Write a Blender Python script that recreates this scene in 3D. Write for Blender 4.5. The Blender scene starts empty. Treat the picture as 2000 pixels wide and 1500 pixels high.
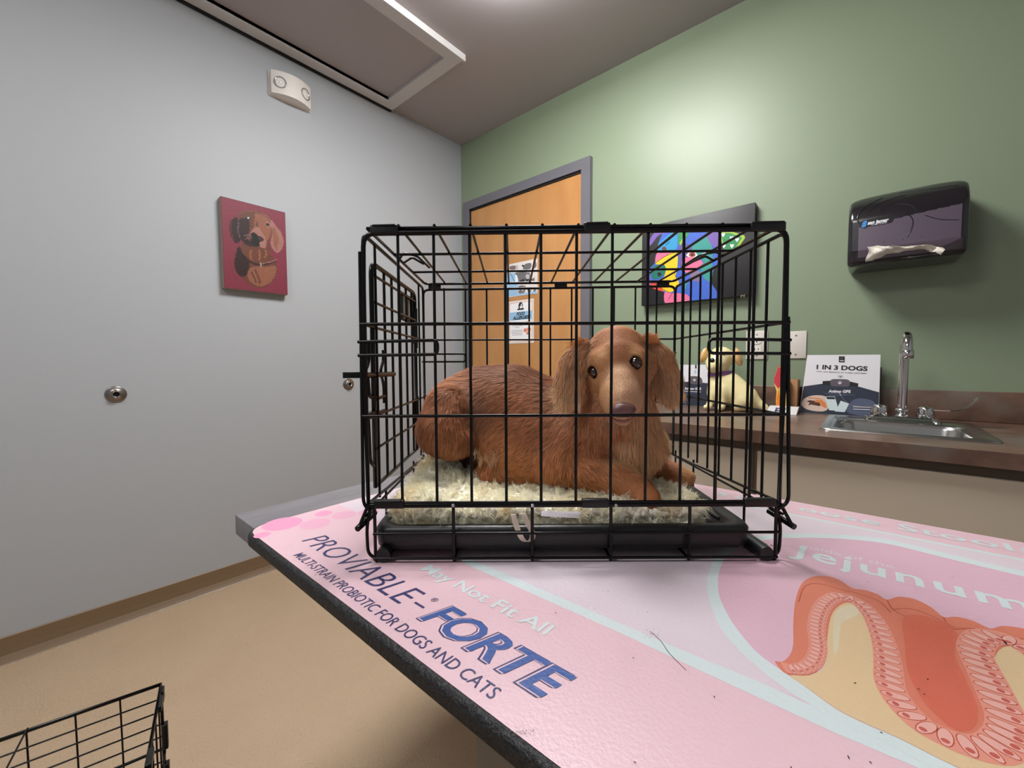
import bpy, bmesh, math, random
import numpy as np
from mathutils import Vector, Matrix
from mathutils.geometry import tessellate_polygon
random.seed(7); rng = np.random.default_rng(11)
scene = bpy.context.scene
COL = scene.collection

# ------------------------------------------------------------------ camera
F = 805.0; YAW = math.radians(40.67); PIT = math.radians(-2.9); ROL = math.radians(-0.26)
CAM = np.array([0, 0, 1.08])
def _cam_matrix():
    cy, sy, cp, sp, cr, sr = math.cos(YAW), math.sin(YAW), math.cos(PIT), math.sin(PIT), math.cos(ROL), math.sin(ROL)
    Rz = np.array([[cy, -sy, 0], [sy, cy, 0], [0, 0, 1]])
    f = np.array([0, cp, sp]); u = np.array([0, -sp, cp]); r = np.array([1, 0, 0])
    return Rz @ np.stack([cr * r + sr * u, -sr * r + cr * u, f], 1)
CM = _cam_matrix()
cam_data = bpy.data.cameras.new('camera'); cam = bpy.data.objects.new('camera', cam_data); COL.objects.link(cam)
cam_data.sensor_width = 36; cam_data.lens = F / 2000 * 36; cam_data.clip_start = 0.02
m4 = Matrix.Identity(4)
for i in range(3):
    m4[i][0] = CM[i, 0]; m4[i][1] = CM[i, 1]; m4[i][2] = -CM[i, 2]; m4[i][3] = CAM[i]
cam.matrix_world = m4
scene.camera = cam

# ------------------------------------------------------------------ world, exposure
world = bpy.data.worlds.new('world'); scene.world = world; world.use_nodes = True
world.node_tree.nodes['Background'].inputs[0].default_value = (0.75, 0.78, 0.85, 1)
world.node_tree.nodes['Background'].inputs[1].default_value = 0.05
scene.view_settings.view_transform = 'Standard'; scene.view_settings.look = 'None'
scene.view_settings.gamma = 1; scene.view_settings.exposure = 0.0
try: scene.view_settings.use_curve_mapping = False
except Exception: pass
LAMP_POWER = 34.0

# ------------------------------------------------------------------ pixel -> place
def ray(x, y): return CM @ np.array([(x - 1000) / F, (750 - y) / F, 1.0])
def on(x, y, ax, val):
    d = ray(x, y); return CAM + d * ((val - CAM[ax]) / d[ax])
U = np.array([math.cos(YAW), math.sin(YAW), 0]); V = np.array([-math.sin(YAW), math.cos(YAW), 0])
ZT = 0.785            # top of the printed mat
def onv(x, y, v):     # crate frame: u right, v away, w above the mat
    d = ray(x, y); P = CAM + d * (v / (d @ V)); return np.array([P @ U, v, P[2] - ZT])
XL, YG, ZC = -2.352, 2.161, 2.706   # left wall, green wall, ceiling
CT = 0.868                          # counter top

# ------------------------------------------------------------------ materials
def lin(c):
    c = [v / 255 for v in c[:3]]
    return tuple(v / 12.92 if v <= 0.04045 else ((v + 0.055) / 1.055) ** 2.4 for v in c)
MATS = {}
def mat(name, rgb, rough=0.5, metal=0.0, spec=0.5, noise=None, bump=None, emit=None, attr=False, coat=0, sheen=0, alpha=None, trans=0):
    """noise=(scale, amount, rgb2, stretch) ; bump=(scale, strength, distance)"""
    if name in MATS: return MATS[name]
    if name.startswith('mat ink'): rgb = tuple(int(v * .90) for v in rgb)
    m = bpy.data.materials.new(name); m.use_nodes = True; nt = m.node_tree; N = nt.nodes; L = nt.links
    b = N['Principled BSDF']; b.inputs['Base Color'].default_value = (*lin(rgb), 1)
    b.inputs['Roughness'].default_value = rough; b.inputs['Metallic'].default_value = metal
    b.inputs['Specular IOR Level'].default_value = spec
    if coat: b.inputs['Coat Weight'].default_value = coat
    if sheen: b.inputs['Sheen Weight'].default_value = sheen
    if trans: b.inputs['Transmission Weight'].default_value = trans
    tc = N.new('ShaderNodeTexCoord')
    if attr:
        a = N.new('ShaderNodeAttribute'); a.attribute_name = 'Col'; L.new(a.outputs['Color'], b.inputs['Base Color'])
    if noise:
        sc, amt, rgb2, st = noise
        mp = N.new('ShaderNodeMapping'); mp.inputs['Scale'].default_value = st; L.new(tc.outputs['Object'], mp.inputs[0])
        n = N.new('ShaderNodeTexNoise'); n.inputs['Scale'].default_value = sc; n.inputs['Detail'].default_value = 8; n.inputs['Roughness'].default_value = 0.6
        L.new(mp.outputs[0], n.inputs['Vector'])
        r = N.new('ShaderNodeValToRGB'); r.color_ramp.elements[0].position = 0.5 - 0.22; r.color_ramp.elements[1].position = 0.5 + 0.22
        L.new(n.outputs[0], r.inputs[0])
        mx = N.new('ShaderNodeMix'); mx.data_type = 'RGBA'
        mul = N.new('ShaderNodeMath'); mul.operation = 'MULTIPLY'; mul.inputs[1].default_value = amt; L.new(r.outputs[0], mul.inputs[0])
        L.new(mul.outputs[0], mx.inputs[0]); mx.inputs[6].default_value = (*lin(rgb), 1); mx.inputs[7].default_value = (*lin(rgb2), 1)
        L.new(mx.outputs[2], b.inputs['Base Color'])
    if bump:
        sc, stg, dist = bump
        n2 = N.new('ShaderNodeTexNoise'); n2.inputs['Scale'].default_value = sc; n2.inputs['Detail'].default_value = 4
        L.new(tc.outputs['Object'], n2.inputs['Vector'])
        bp = N.new('ShaderNodeBump'); bp.inputs['Strength'].default_value = stg; bp.inputs['Distance'].default_value = dist
        L.new(n2.outputs[0], bp.inputs['Height']); L.new(bp.outputs[0], b.inputs['Normal'])
    if emit:
        b.inputs['Emission Color'].default_value = (*lin(rgb), 1); b.inputs['Emission Strength'].default_value = emit
    MATS[name] = m; m['rgb'] = lin(rgb)
    return m

# ------------------------------------------------------------------ mesh helpers
class MB:
    def __init__(s): s.v = []; s.f = []; s.m = []; s.sm = []
    def add(s, vs, fs, mi=0, sm=False):
        o = len(s.v); s.v += [tuple(map(float, p)) for p in vs]
        for f in fs: s.f.append(tuple(o + i for i in f)); s.m.append(mi); s.sm.append(sm)
    def box(s, a, b, mi=0, rot=0, c=None, bev=0):
        x0, y0, z0 = a; x1, y1, z1 = b
        if bev:
            e = bev
            bm = bmesh.new(); bmesh.ops.create_cube(bm, size=1)
            for vv in bm.verts: vv.co = Vector((x0 + (vv.co.x + .5) * (x1 - x0), y0 + (vv.co.y + .5) * (y1 - y0), z0 + (vv.co.z + .5) * (z1 - z0)))
            bmesh.ops.bevel(bm, geom=bm.edges[:], offset=e, segments=3, profile=.5, affect='EDGES')
            bm.verts.index_update(); vs = [tuple(q.co) for q in bm.verts]; fs = [[q.index for q in f.verts] for f in bm.faces]; bm.free()
        else:
            vs = [(x, y, z) for z in (z0, z1) for x, y in ((x0, y0), (x1, y0), (x1, y1), (x0, y1))]
            fs = [(3, 2, 1, 0), (4, 5, 6, 7), (0, 1, 5, 4), (1, 2, 6, 5), (2, 3, 7, 6), (3, 0, 4, 7)]
        if rot:
            cx, cy = c if c else ((x0 + x1) / 2, (y0 + y1) / 2); cr, sr = math.cos(rot), math.sin(rot)
            vs = [(cx + (x - cx) * cr - (y - cy) * sr, cy + (x - cx) * sr + (y - cy) * cr, z) for x, y, z in vs]
        s.add(vs, fs, mi, bool(bev))
    def tube(s, pts, r, n=8, mi=0, closed=False, caps=True):
        P = [Vector(p) for p in pts]; k = len(P)
        rr = list(r) if hasattr(r, '__len__') else [r] * k
        T = []
        for i in range(k):
            a = P[i - 1] if (i > 0 or closed) else P[i]; b = P[(i + 1) % k] if (i < k - 1 or closed) else P[i]
            t = (b - a); T.append(t.normalized() if t.length > 1e-9 else Vector((0, 0, 1)))
        ref = Vector((0, 0, 1)) if abs(T[0].z) < .9 else Vector((1, 0, 0))
        nx = T[0].cross(ref).normalized(); vs = []; 
        for i in range(k):
            if i: nx = (nx - T[i] * nx.dot(T[i])).normalized()
            ny = T[i].cross(nx)
            for j in range(n):
                a = 2 * math.pi * j / n; vs.append(P[i] + (nx * math.cos(a) + ny * math.sin(a)) * rr[i])
        fs = []
        for i in range(k if closed else k - 1):
            i2 = (i + 1) % k
            for j in range(n):
                j2 = (j + 1) % n; fs.append((i * n + j, i * n + j2, i2 * n + j2, i2 * n + j))
        s.add(vs, fs, mi, True)
        if not closed and caps: s.add(vs[:n], [tuple(range(n))[::-1]], mi); s.add(vs[-n:], [tuple(range(n))], mi)
    def prism(s, poly, to3, h0, h1, mi=0, sm=False):
        """poly: 2D points; to3(x, y, h) -> 3D"""
        n = len(poly); vs = [to3(x, y, h0) for x, y in poly] + [to3(x, y, h1) for x, y in poly]
        tri = tessellate_polygon([[Vector((x, y, 0)) for x, y in poly]])
        s.add(vs, [t[::-1] for t in tri] + [tuple(n + i for i in t) for t in tri], mi)
        s.add(vs, [(i, (i + 1) % n, n + (i + 1) % n, n + i) for i in range(n)], mi, sm)
    def lathe(s, prof, c=(0, 0, 0), ax=(0, 0, 1), n=32, mi=0):
        """prof: (radius, height) pairs"""
        A = Vector(ax).normalized(); r0 = A.cross(Vector((0, 0, 1)) if abs(A.z) < .9 else Vector((1, 0, 0))).normalized(); r1 = A.cross(r0); c = Vector(c)
        vs = [c + A * h + (r0 * math.cos(2 * math.pi * j / n) + r1 * math.sin(2 * math.pi * j / n)) * r for r, h in prof for j in range(n)]
        fs = [(i * n + j, i * n + (j + 1) % n, (i + 1) * n + (j + 1) % n, (i + 1) * n + j) for i in range(len(prof) - 1) for j in range(n)]
        s.add(vs, fs, mi, True)
    def build(s, name, mats, parent=None, **props):
        me = bpy.data.meshes.new(name); me.from_pydata(s.v, [], s.f)
        mats = mats if isinstance(mats, (list, tuple)) else [mats]
        for m in mats: me.materials.append(m)
        me.polygons.foreach_set('material_index', s.m); me.polygons.foreach_set('use_smooth', s.sm)
        me.update(); bm = bmesh.new(); bm.from_mesh(me); bmesh.ops.recalc_face_normals(bm, faces=bm.faces); bm.to_mesh(me); bm.free()
        o = bpy.data.objects.new(name, me); COL.objects.link(o)
        if parent: o.parent = parent
        tag(o, **props); return o
    def build_raw(s, name, mats, parent=None, **props):
        me = bpy.data.meshes.new(name); me.from_pydata(s.v, [], s.f)
        mats = mats if isinstance(mats, (list, tuple)) else [mats]
        for m in mats: me.materials.append(m)
        me.polygons.foreach_set('material_index', s.m); me.polygons.foreach_set('use_smooth', s.sm); me.update()
        o = bpy.data.objects.new(name, me); COL.objects.link(o)
        if parent: o.parent = parent
        tag(o, **props); return o
def tag(o, label=None, cat=None, group=None, kind=None):
    if label: o['label'] = label
    if cat: o['category'] = cat
    if group: o['group'] = group
    if kind: o['kind'] = kind
    return o
def empty(name, loc, rz=0, **props):
    o = bpy.data.objects.new(name, None); COL.objects.link(o); o.location = loc; o.rotation_euler = (0, 0, rz); o.empty_display_size = .05
    tag(o, **props); return o
def shift(o_mb, d):   # move all vertices by -d (so an Empty at d can parent them)
    o_mb.v = [(x - d[0], y - d[1], z - d[2]) for x, y, z in o_mb.v]; return o_mb
def copy_tree(o, parent=None):
    c = o.copy(); COL.objects.link(c); c.parent = parent
    for ch in o.children: copy_tree(ch, c)
    return c
def struct(mb, name, mats): return mb.build(name, mats, kind='structure')
def rounded(pts, r, n=5, closed=False):
    P = [np.array(p, float) for p in pts]; out = []
    k = len(P)
    for i in range(k):
        if not closed and i in (0, k - 1): out.append(P[i]); continue
        a, b, c = P[i - 1], P[i], P[(i + 1) % k]
        da = (a - b); dc = (c - b); ra = min(r, np.linalg.norm(da) * .49); rc = min(r, np.linalg.norm(dc) * .49)
        p0 = b + da / np.linalg.norm(da) * ra; p1 = b + dc / np.linalg.norm(dc) * rc
        for j in range(n + 1):
            t = j / n; out.append((1 - t) ** 2 * p0 + 2 * t * (1 - t) * b + t * t * p1)
    return out
def crom(pts, n=6, closed=True):
    P = [np.array(p, float) for p in pts]; k = len(P); out = []
    for i in range(k if closed else k - 1):
        g = (lambda j: P[j % k]) if closed else (lambda j: P[min(max(j, 0), k - 1)])
        p0, p1, p2, p3 = g(i - 1), g(i), g(i + 1), g(i + 2)
        for j in range(n):
            t = j / n; out.append(.5 * ((2 * p1) + (-p0 + p2) * t + (2 * p0 - 5 * p1 + 4 * p2 - p3) * t * t + (-p0 + 3 * p1 - 3 * p2 + p3) * t ** 3))
    if not closed: out.append(P[-1])
    return out
def ellipse(cx, cy, rx, ry, n=20, a=0):
    ca, sa = math.cos(a), math.sin(a)
    return [(cx + rx * math.cos(t) * ca - ry * math.sin(t) * sa, cy + rx * math.cos(t) * sa + ry * math.sin(t) * ca) for t in (2 * math.pi * i / n for i in range(n))]
def rrect(x0, y0, x1, y1, r, n=5):
    o = []
    for cx, cy, a0 in ((x1 - r, y1 - r, 0), (x0 + r, y1 - r, 90), (x0 + r, y0 + r, 180), (x1 - r, y0 + r, 270)):
        for i in range(n + 1):
            a = math.radians(a0 + 90 * i / n); o.append((cx + r * math.cos(a), cy + r * math.sin(a)))
    return o

class Sheet:
    """a flat printed face: 2D coordinates on a real plane, ink laid a hair above it"""
    def __init__(s, o, ex, ey, n=None):
        s.o = np.array(o, float); s.ex = np.array(ex, float); s.ey = np.array(ey, float)
        s.n = np.cross(s.ex, s.ey) if n is None else np.array(n, float); s.n = s.n / np.linalg.norm(s.n)
        s.mb = MB(); s.mats = []; s.lvl = 1; s.rec = []; s.clip = None
    def mi(s, m):
        if m not in s.mats: s.mats.append(m)
        return s.mats.index(m)
    def w(s, x, y, h=0): return s.o + s.ex * x + s.ey * y + s.n * h
    def px(s, x, y):
        d = ray(x, y); t = ((s.o - CAM) @ s.n) / (d @ s.n); P = CAM + d * t - s.o
        A = np.stack([s.ex, s.ey], 1); return tuple(np.linalg.lstsq(A, P, rcond=None)[0])
    def poly(s, pts, m, lvl=None, step=0.00005):
        if lvl is None: s.lvl += 1; lvl = s.lvl
        if s.clip: pts = [(min(max(p[0], s.clip[0]), s.clip[2]), min(max(p[1], s.clip[1]), s.clip[3])) for p in pts]
        pts = [tuple(p) for p in pts]
        s.rec.append((np.array(pts), m))
        vs = [s.w(x, y, lvl * step) for x, y in pts]
        tri = tessellate_polygon([[Vector((x, y, 0)) for x, y in pts]])
        out = []
        for t in tri:
            a, b, c = (np.array(pts[i]) for i in t)
            ar = (b[0] - a[0]) * (c[1] - a[1]) - (b[1] - a[1]) * (c[0] - a[0]); out.append(t if ar > 0 else t[::-1])
        s.mb.add(vs, out, s.mi(m))
    def ppoly(s, pts, m, sm=0, lvl=None, f=None):
        q = [f(*p) if f else p for p in pts]
        if sm: q = crom(q, sm)
        s.poly([s.px(*p) for p in q], m, lvl)
    def stroke(s, pts, wd, m, lvl=None, closed=False):
        P = [np.array(p, float) for p in pts]; k = len(P); L = []; R = []
        for i in range(k):
            a = P[i - 1] if (i or closed) else P[i]; b = P[(i + 1) % k] if (i < k - 1 or closed) else P[i]
            t = b - a; t = t / (np.linalg.norm(t) + 1e-12); nn = np.array([-t[1], t[0]])
            ww = wd[i] if hasattr(wd, '__len__') else wd
            L.append(P[i] + nn * ww / 2); R.append(P[i] - nn * ww / 2)
        if lvl is None: s.lvl += 1; lvl = s.lvl
        s.rec.append((np.array(L + R[::-1]), m))
        vs = [s.w(*p, lvl * .00005) for p in L + R]
        fs = [(k + i, k + (i + 1) % k, (i + 1) % k, i) for i in range(k if closed else k - 1)]
        s.mb.add(vs, fs, s.mi(m))
    def pstroke(s, pts, wd, m, f=None, sm=5, lvl=None):
        q = [f(*p) if f else p for p in pts]
        if sm: q = crom(q, sm, False)
        s.stroke([s.px(*p) for p in q], wd, m, lvl)
    def text(s, txt, bl, br, tl, m, bold=0.0, outline=None, lvl=None, cap=None, fixed_w=True, track=1.0):
        """baseline from bl to br, capital height vector tl-bl (all 2D on the sheet)"""
        vs, tris = glyphs(txt, bold, track)
        x0, x1 = vs[:, 0].min(), vs[:, 0].max(); H = CAPH if cap is None else cap
        bl, br, tl = (np.array(q, float) for q in (bl, br, tl)); ex = (br - bl) / (x1 - x0); ey = (tl - bl) / H
        q = bl + (vs[:, :1] - x0) * ex + vs[:, 1:2] * ey
        if lvl is None: s.lvl += 1; lvl = s.lvl
        for k, f in enumerate(tris): s.mb.add([s.w(*q[i], lvl * .00005 + k % 60 * 4e-7) for i in f], [tuple(range(len(f)))], s.mi(m))
    def ptext(s, txt, bl, br, tl, m, **k): s.text(txt, s.px(*bl), s.px(*br), s.px(*tl), m, **k)
    def build(s, name, parent=None, off=None, **props):
        if off is not None: shift(s.mb, off)
        return s.mb.build_raw(name, s.mats, parent, **props)
    def at(s, Q):
        """ink colour under each point"""
        out = np.zeros((len(Q), 3))
        for pts, m in s.rec:
            c = m.get('rgb'); x, y = Q[:, 0], Q[:, 1]; ins = np.zeros(len(Q), bool); k = len(pts)
            for i in range(k):
                (x0, y0), (x1, y1) = pts[i], pts[(i + 1) % k]
                if y0 == y1: continue
                ins ^= ((y0 > y) != (y1 > y)) & (x < (x1 - x0) * (y - y0) / (y1 - y0) + x0)
            out[ins] = c
        return out
    def blended(s, name, parent, off, box, nx, ny, soft, m):
        """one painted face whose areas of colour run softly into one another"""
        x0, y0, x1, y1 = box; r_ = np.random.default_rng(3); gx, gy = np.meshgrid(np.linspace(x0, x1, nx), np.linspace(y0, y1, ny)); Q = np.stack([gx.ravel(), gy.ravel()], 1); n = len(Q)
        wob = np.stack([np.sin(Q[:, 1] * 310 + 2 * np.sin(Q[:, 0] * 170)), np.sin(Q[:, 0] * 290 + 2 * np.sin(Q[:, 1] * 190))], 1) * .0012
        c = np.zeros((n, 3))
        for k in range(10): c += s.at(Q + wob + r_.normal(size=(n, 2)) * soft) / 10
        br = 1 + .10 * np.sin(Q[:, 0] * 420 + 5 * np.sin(Q[:, 1] * 95)) * np.sin(Q[:, 1] * 160 + 3 * np.sin(Q[:, 0] * 120)) + r_.normal(size=n) * .05
        vs = s.o + Q[:, :1] * s.ex + Q[:, 1:] * s.ey + s.n * (s.lvl + 2) * .00005 - np.array(off)
        i = (np.arange(nx - 1)[None] + nx * np.arange(ny - 1)[:, None]).ravel(); f = np.stack([i, i + 1, i + nx + 1, i + nx], 1)
        return raw_mesh(name, vs, f, m, parent, np.clip(c * br[:, None], 0, 1))
CAPH = 0.69
_gc = {}
def glyphs(txt, bold=0.0, track=1.0):
    key = (txt, bold, track)
    if key in _gc: return _gc[key]
    cu = bpy.data.curves.new('t', 'FONT'); cu.body = txt; cu.size = 1; cu.space_character = track; cu.offset = bold; cu.resolution_u = 3; cu.fill_mode = 'FRONT'
    o = bpy.data.objects.new('t', cu); COL.objects.link(o)
    dg = bpy.context.evaluated_depsgraph_get(); dg.update(); me = bpy.data.meshes.new_from_object(o.evaluated_get(dg))
    n = len(me.vertices); a = np.zeros(n * 3); me.vertices.foreach_get('co', a); a = a.reshape(-1, 3)[:, :2]
    fs = []
    for p in me.polygons:
        v = list(p.vertices); q = a[v]; ar = sum(q[i][0] * q[(i + 1) % len(v)][1] - q[(i + 1) % len(v)][0] * q[i][1] for i in range(len(v)))
        fs.append(tuple(v) if ar > 0 else tuple(v[::-1]))
    bpy.data.objects.remove(o); bpy.data.curves.remove(cu); bpy.data.meshes.remove(me)
    _gc[key] = (a, fs); return _gc[key]

# ---- blended solids: signed distance + surface nets
def sd_cone(P, a, b, r0, r1):
    a = np.array(a, float); b = np.array(b, float); ab = b - a; L = max(ab @ ab, 1e-9)
    t = np.clip(((P - a) @ ab) / L, 0, 1); return np.linalg.norm(P - a - t[..., None] * ab, axis=-1) - (r0 + (r1 - r0) * t)
def sd_ell(P, c, r, R=None):
    q = P - np.array(c, float)
    if R is not None: q = q @ np.array(R)
    r = np.array(r, float); k0 = np.linalg.norm(q / r, axis=-1); k1 = np.linalg.norm(q / (r * r), axis=-1)
    return k0 * (k0 - 1) / np.maximum(k1, 1e-9)
def smin(a, b, k):
    h = np.clip(.5 + .5 * (b - a) / k, 0, 1); return b + (a - b) * h - k * h * (1 - h)
def nets(fn, lo, hi, h):
    lo = np.array(lo, float); hi = np.array(hi, float); n = np.ceil((hi - lo) / h).astype(int) + 1
    ax = [lo[i] + h * np.arange(n[i]) for i in range(3)]
    D = np.empty(n, np.float32)
    for i in range(n[0]):     # slab by slab keeps memory small
        g = np.stack(np.meshgrid([ax[0][i]], ax[1], ax[2], indexing='ij'), -1); D[i] = fn(g)[0]
    S = D < 0; c = np.zeros(n - 1, int)
    for d in np.ndindex(2, 2, 2): c += S[d[0]:n[0] - 1 + d[0], d[1]:n[1] - 1 + d[1], d[2]:n[2] - 1 + d[2]]
    act = (c > 0) & (c < 8); idx = -np.ones(n - 1, int); ijk = np.argwhere(act); idx[act] = np.arange(len(ijk))
    acc = np.zeros((len(ijk), 3)); cnt = np.zeros(len(ijk))
    for axi in range(3):
        o1, o2 = [q for q in range(3) if q != axi]
        for a in (0, 1):
            for b in (0, 1):
                p = ijk.copy(); p[:, o1] += a; p[:, o2] += b; q = p.copy(); q[:, axi] += 1
                d0 = D[tuple(p.T)]; d1 = D[tuple(q.T)]; x = (d0 < 0) != (d1 < 0)
                t = np.where(x, d0 / np.where(x, d0 - d1, 1), 0); pos = p.astype(float); pos[:, axi] += t
                acc[x] += pos[x]; cnt[x] += 1
    vs = lo + h * acc / cnt[:, None]; fs = []
    for axi in range(3):
        o1, o2 = [(1, 2), (2, 0), (0, 1)][axi]
        sl0 = [slice(None)] * 3; sl1 = [slice(None)] * 3; sl0[axi] = slice(0, -1); sl1[axi] = slice(1, None)
        s0 = S[tuple(sl0)]; s1 = S[tuple(sl1)]; e = np.argwhere(s0 != s1)
        e = e[(e[:, o1] > 0) & (e[:, o2] > 0) & (e[:, o1] < n[o1] - 1) & (e[:, o2] < n[o2] - 1)]
        q = []
        for a, b in ((0, 0), (1, 0), (1, 1), (0, 1)):
            p = e.copy(); p[:, o1] -= a; p[:, o2] -= b; q.append(idx[tuple(p.T)])
        q = np.stack(q, 1); fl = ~s0[tuple(e.T)]
        q[fl] = q[fl][:, ::-1]; fs.append(q)
    return vs, np.concatenate(fs)
def raw_mesh(name, vs, fs, mats, parent=None, col=None, smooth=True, **props):
    """fast path for numpy meshes; fs (n,3) or (n,4)"""
    me = bpy.data.meshes.new(name); k = fs.shape[1]
    me.vertices.add(len(vs)); me.vertices.foreach_set('co', np.asarray(vs, np.float32).ravel())
    me.loops.add(len(fs) * k); me.loops.foreach_set('vertex_index', fs.astype(np.int32).ravel())
    me.polygons.add(len(fs)); me.polygons.foreach_set('loop_start', np.arange(0, len(fs) * k, k, dtype=np.int32))
    me.polygons.foreach_set('use_smooth', np.full(len(fs), smooth))
    if col is not None:
        at = me.attributes.new('Col', 'FLOAT_COLOR', 'POINT'); c4 = np.ones((len(vs), 4), np.float32); c4[:, :3] = col; at.data.foreach_set('color', c4.ravel())
    for m in (mats if isinstance(mats, (list, tuple)) else [mats]): me.materials.append(m)
    me.update(calc_edges=True); me.validate()
    o = bpy.data.objects.new(name, me); COL.objects.link(o)
    if parent: o.parent = parent
    tag(o, **props); return o
def ribbons(roots, dirs, sides, lens, width, bend, nseg=4, curl=None):
    """tapered flat hairs. roots,dirs,sides (n,3); bend (n,3) is added progressively to the direction"""
    n = len(roots); pos = roots.copy(); d = dirs.copy(); step = (lens / nseg)[:, None]; V_ = []
    for i in range(nseg + 1):
        w = (width * (1 - (i / nseg) ** 1.6) + 1e-5)[:, None] if hasattr(width, '__len__') else width * (1 - (i / nseg) ** 1.6) + 1e-5
        V_.append(pos - sides * w / 2); V_.append(pos + sides * w / 2)
        d = d + bend / nseg
        if curl is not None: d = d + curl[:, i]
        d = d / np.linalg.norm(d, axis=1, keepdims=True); pos = pos + d * step
    vs = np.stack(V_, 1).reshape(-1, 3); m = 2 * (nseg + 1); base = (np.arange(n) * m)[:, None]
    q = np.concatenate([base + np.array([2 * i, 2 * i + 1, 2 * i + 3, 2 * i + 2]) for i in range(nseg)], 0)
    return vs, q, m

# ------------------------------------------------------------------ room
def z2(x, y): return (1380 + x / 2.777, 960 + y / 2.777)
m_wall = mat('wall paint pale grey', (168, 171, 175), .55, spec=.35, bump=(60, .12, .002))
m_green = mat('wall paint sage green', (132, 146, 121), .42, spec=.45, bump=(60, .12, .002))
m_ceil = mat('ceiling paint', (172, 165, 166), .7, bump=(40, .1, .002))
m_floor = mat('floor vinyl', (188, 164, 136), .42, spec=.4, noise=(5, .5, (176, 151, 124), (1, 1, 1)), bump=(140, .9, .006))
m_base = mat('cove base vinyl', (120, 98, 74), .4)
m_trimgrey = mat('frame paint grey', (104, 103, 110), .35)
m_hatch = mat('hatch trim white', (205, 203, 202), .4)
m_dark = mat('black part and gap shade', (14, 13, 13), .8)  # black parts, and the painted shade beside the hatch trim
RX, BY = 1.35, -1.7
def wallbox(name, a, b, m):
    mb = MB(); mb.box(a, b); return struct(mb, name, m)
wallbox('floor', (XL - .1, BY - .1, -.1), (RX + .1, YG + .1, 0), m_floor)
wallbox('ceiling', (XL - .1, BY - .1, ZC), (RX + .1, YG + .1, ZC + .1), m_ceil)
wallbox('wall_left', (XL - .1, BY - .1, 0), (XL, YG + .1, ZC), m_wall)
wallbox('wall_green', (XL, YG, 0), (RX + .1, YG + .1, ZC), m_green)
wallbox('wall_right', (RX, BY - .1, 0), (RX + .1, YG, ZC), m_wall)
wallbox('wall_back', (XL, BY - .1, 0), (RX, BY, ZC), m_wall)
# cove base on the left wall: curved foot, white worn line where it meets the floor
mb = MB(); prof = [(0, 0), (.03, 0), (.026, .004), (.014, .012), (.006, .026), (.0035, .05), (.003, .09), (0, .094)]
mb.prism(prof, lambda x, y, h: (XL + x, h, y), BY, YG - .06, sm=False); struct(mb, 'baseboard_left', m_base)
mb = MB()
seg = np.linspace(BY, YG - .1, 90)
pl = [(XL + .031 + .0015 * math.sin(i * 2.3), y) for i, y in enumerate(seg)]; pr = [(XL + .0335 + .002 * abs(math.sin(i * 1.7)) + .001, y) for i, y in enumerate(seg)]
mb.prism(pl + pr[::-1], lambda x, y, h: (x, y, h), .0, .0012); struct(mb, 'trim_1', mat('wax line', (206, 190, 164), .5, noise=(60, .9, (150, 120, 90), (1, 1, 1))))
# ---- door in the green wall
DX0, DX1, DZ = -2.242, -1.294, 2.205
d = empty('door_1', (DX0, YG, 0), kind='structure')
o0 = np.array([DX0, YG, 0])
m_wood = mat('door maple veneer', (196, 144, 90), .33, spec=.5, noise=(2.4, .9, (174, 122, 72), (3, 1, .7)), bump=(30, .03, .001))
mb = MB(); mb.box((0, -.012, .01), (DX1 - DX0, .0, DZ)); mb.build('door_panel', m_wood, d)
mb = MB()
for a, b in (((-.06, -.03, 0), (0, 0, DZ + .06)), ((DX1 - DX0, -.03, 0), (DX1 - DX0 + .06, 0, DZ + .06)), ((0, -.03, DZ), (DX1 - DX0, 0, DZ + .06))): mb.box(a, b)
mb.build('door_frame', m_trimgrey, d)
mb = MB()
for a, b in (((0, -.02, 0), (.008, -.0, DZ)), ((0, -.02, DZ - .012), (DX1 - DX0, -.0, DZ)), ((DX1 - DX0 - .006, -.02, 0), (DX1 - DX0, 0, DZ))): mb.box(a, b)
mb.build('door_seal', m_dark, d)
mb = MB(); mb.lathe([(0, 0), (.032, 0), (.032, .008), (.014, .012), (.012, .05), (0, .05)], (DX1 - DX0 - .08, -.012, .95), (0, -1, 0))
mb.tube(rounded([(DX1 - DX0 - .08, -.055, .95), (DX1 - DX0 - .12, -.06, .95), (DX1 - DX0 - .2, -.06, .95)], .02), .009)
mb.build('door_handle', mat('brushed steel', (170, 170, 168), .3, 1), d)
# ---- ceiling access hatch
h = empty('trim_2', (XL, .2, ZC), kind='structure')
hx1, hy0, hy1 = .695, -.5, 1.356; tw = .075
mb = MB()
for a, b in (((.022, hy0, -.022), (.022 + tw, hy1, 0)), ((hx1 - tw, hy0, -.022), (hx1, hy1, 0)), ((.022 + tw, hy1 - tw, -.022), (hx1 - tw, hy1, 0)), ((.022 + tw, hy0, -.022), (hx1 - tw, hy0 + tw, 0))): mb.box(a, b)
mb.box((hx1 - .008, hy0, -.034), (hx1 + .004, hy1 + .004, 0)); mb.box((.022 + tw - .012, hy0 + tw, -.03), (.022 + tw, hy1 - tw, 0))
mb.build('hatch_frame', m_hatch, h)
mb = MB(); mb.box((.022 + tw, hy0 + tw, -.006), (hx1 - tw, hy1 - tw, -.001)); mb.build('hatch_panel', m_ceil, h)
mb = MB(); mb.box((.002, hy0, -.026), (.022, hy1, -.001)); mb.build('hatch_gap_shade', m_dark, h)  # solid dark strip in place of the shadow between wall and trim
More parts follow.
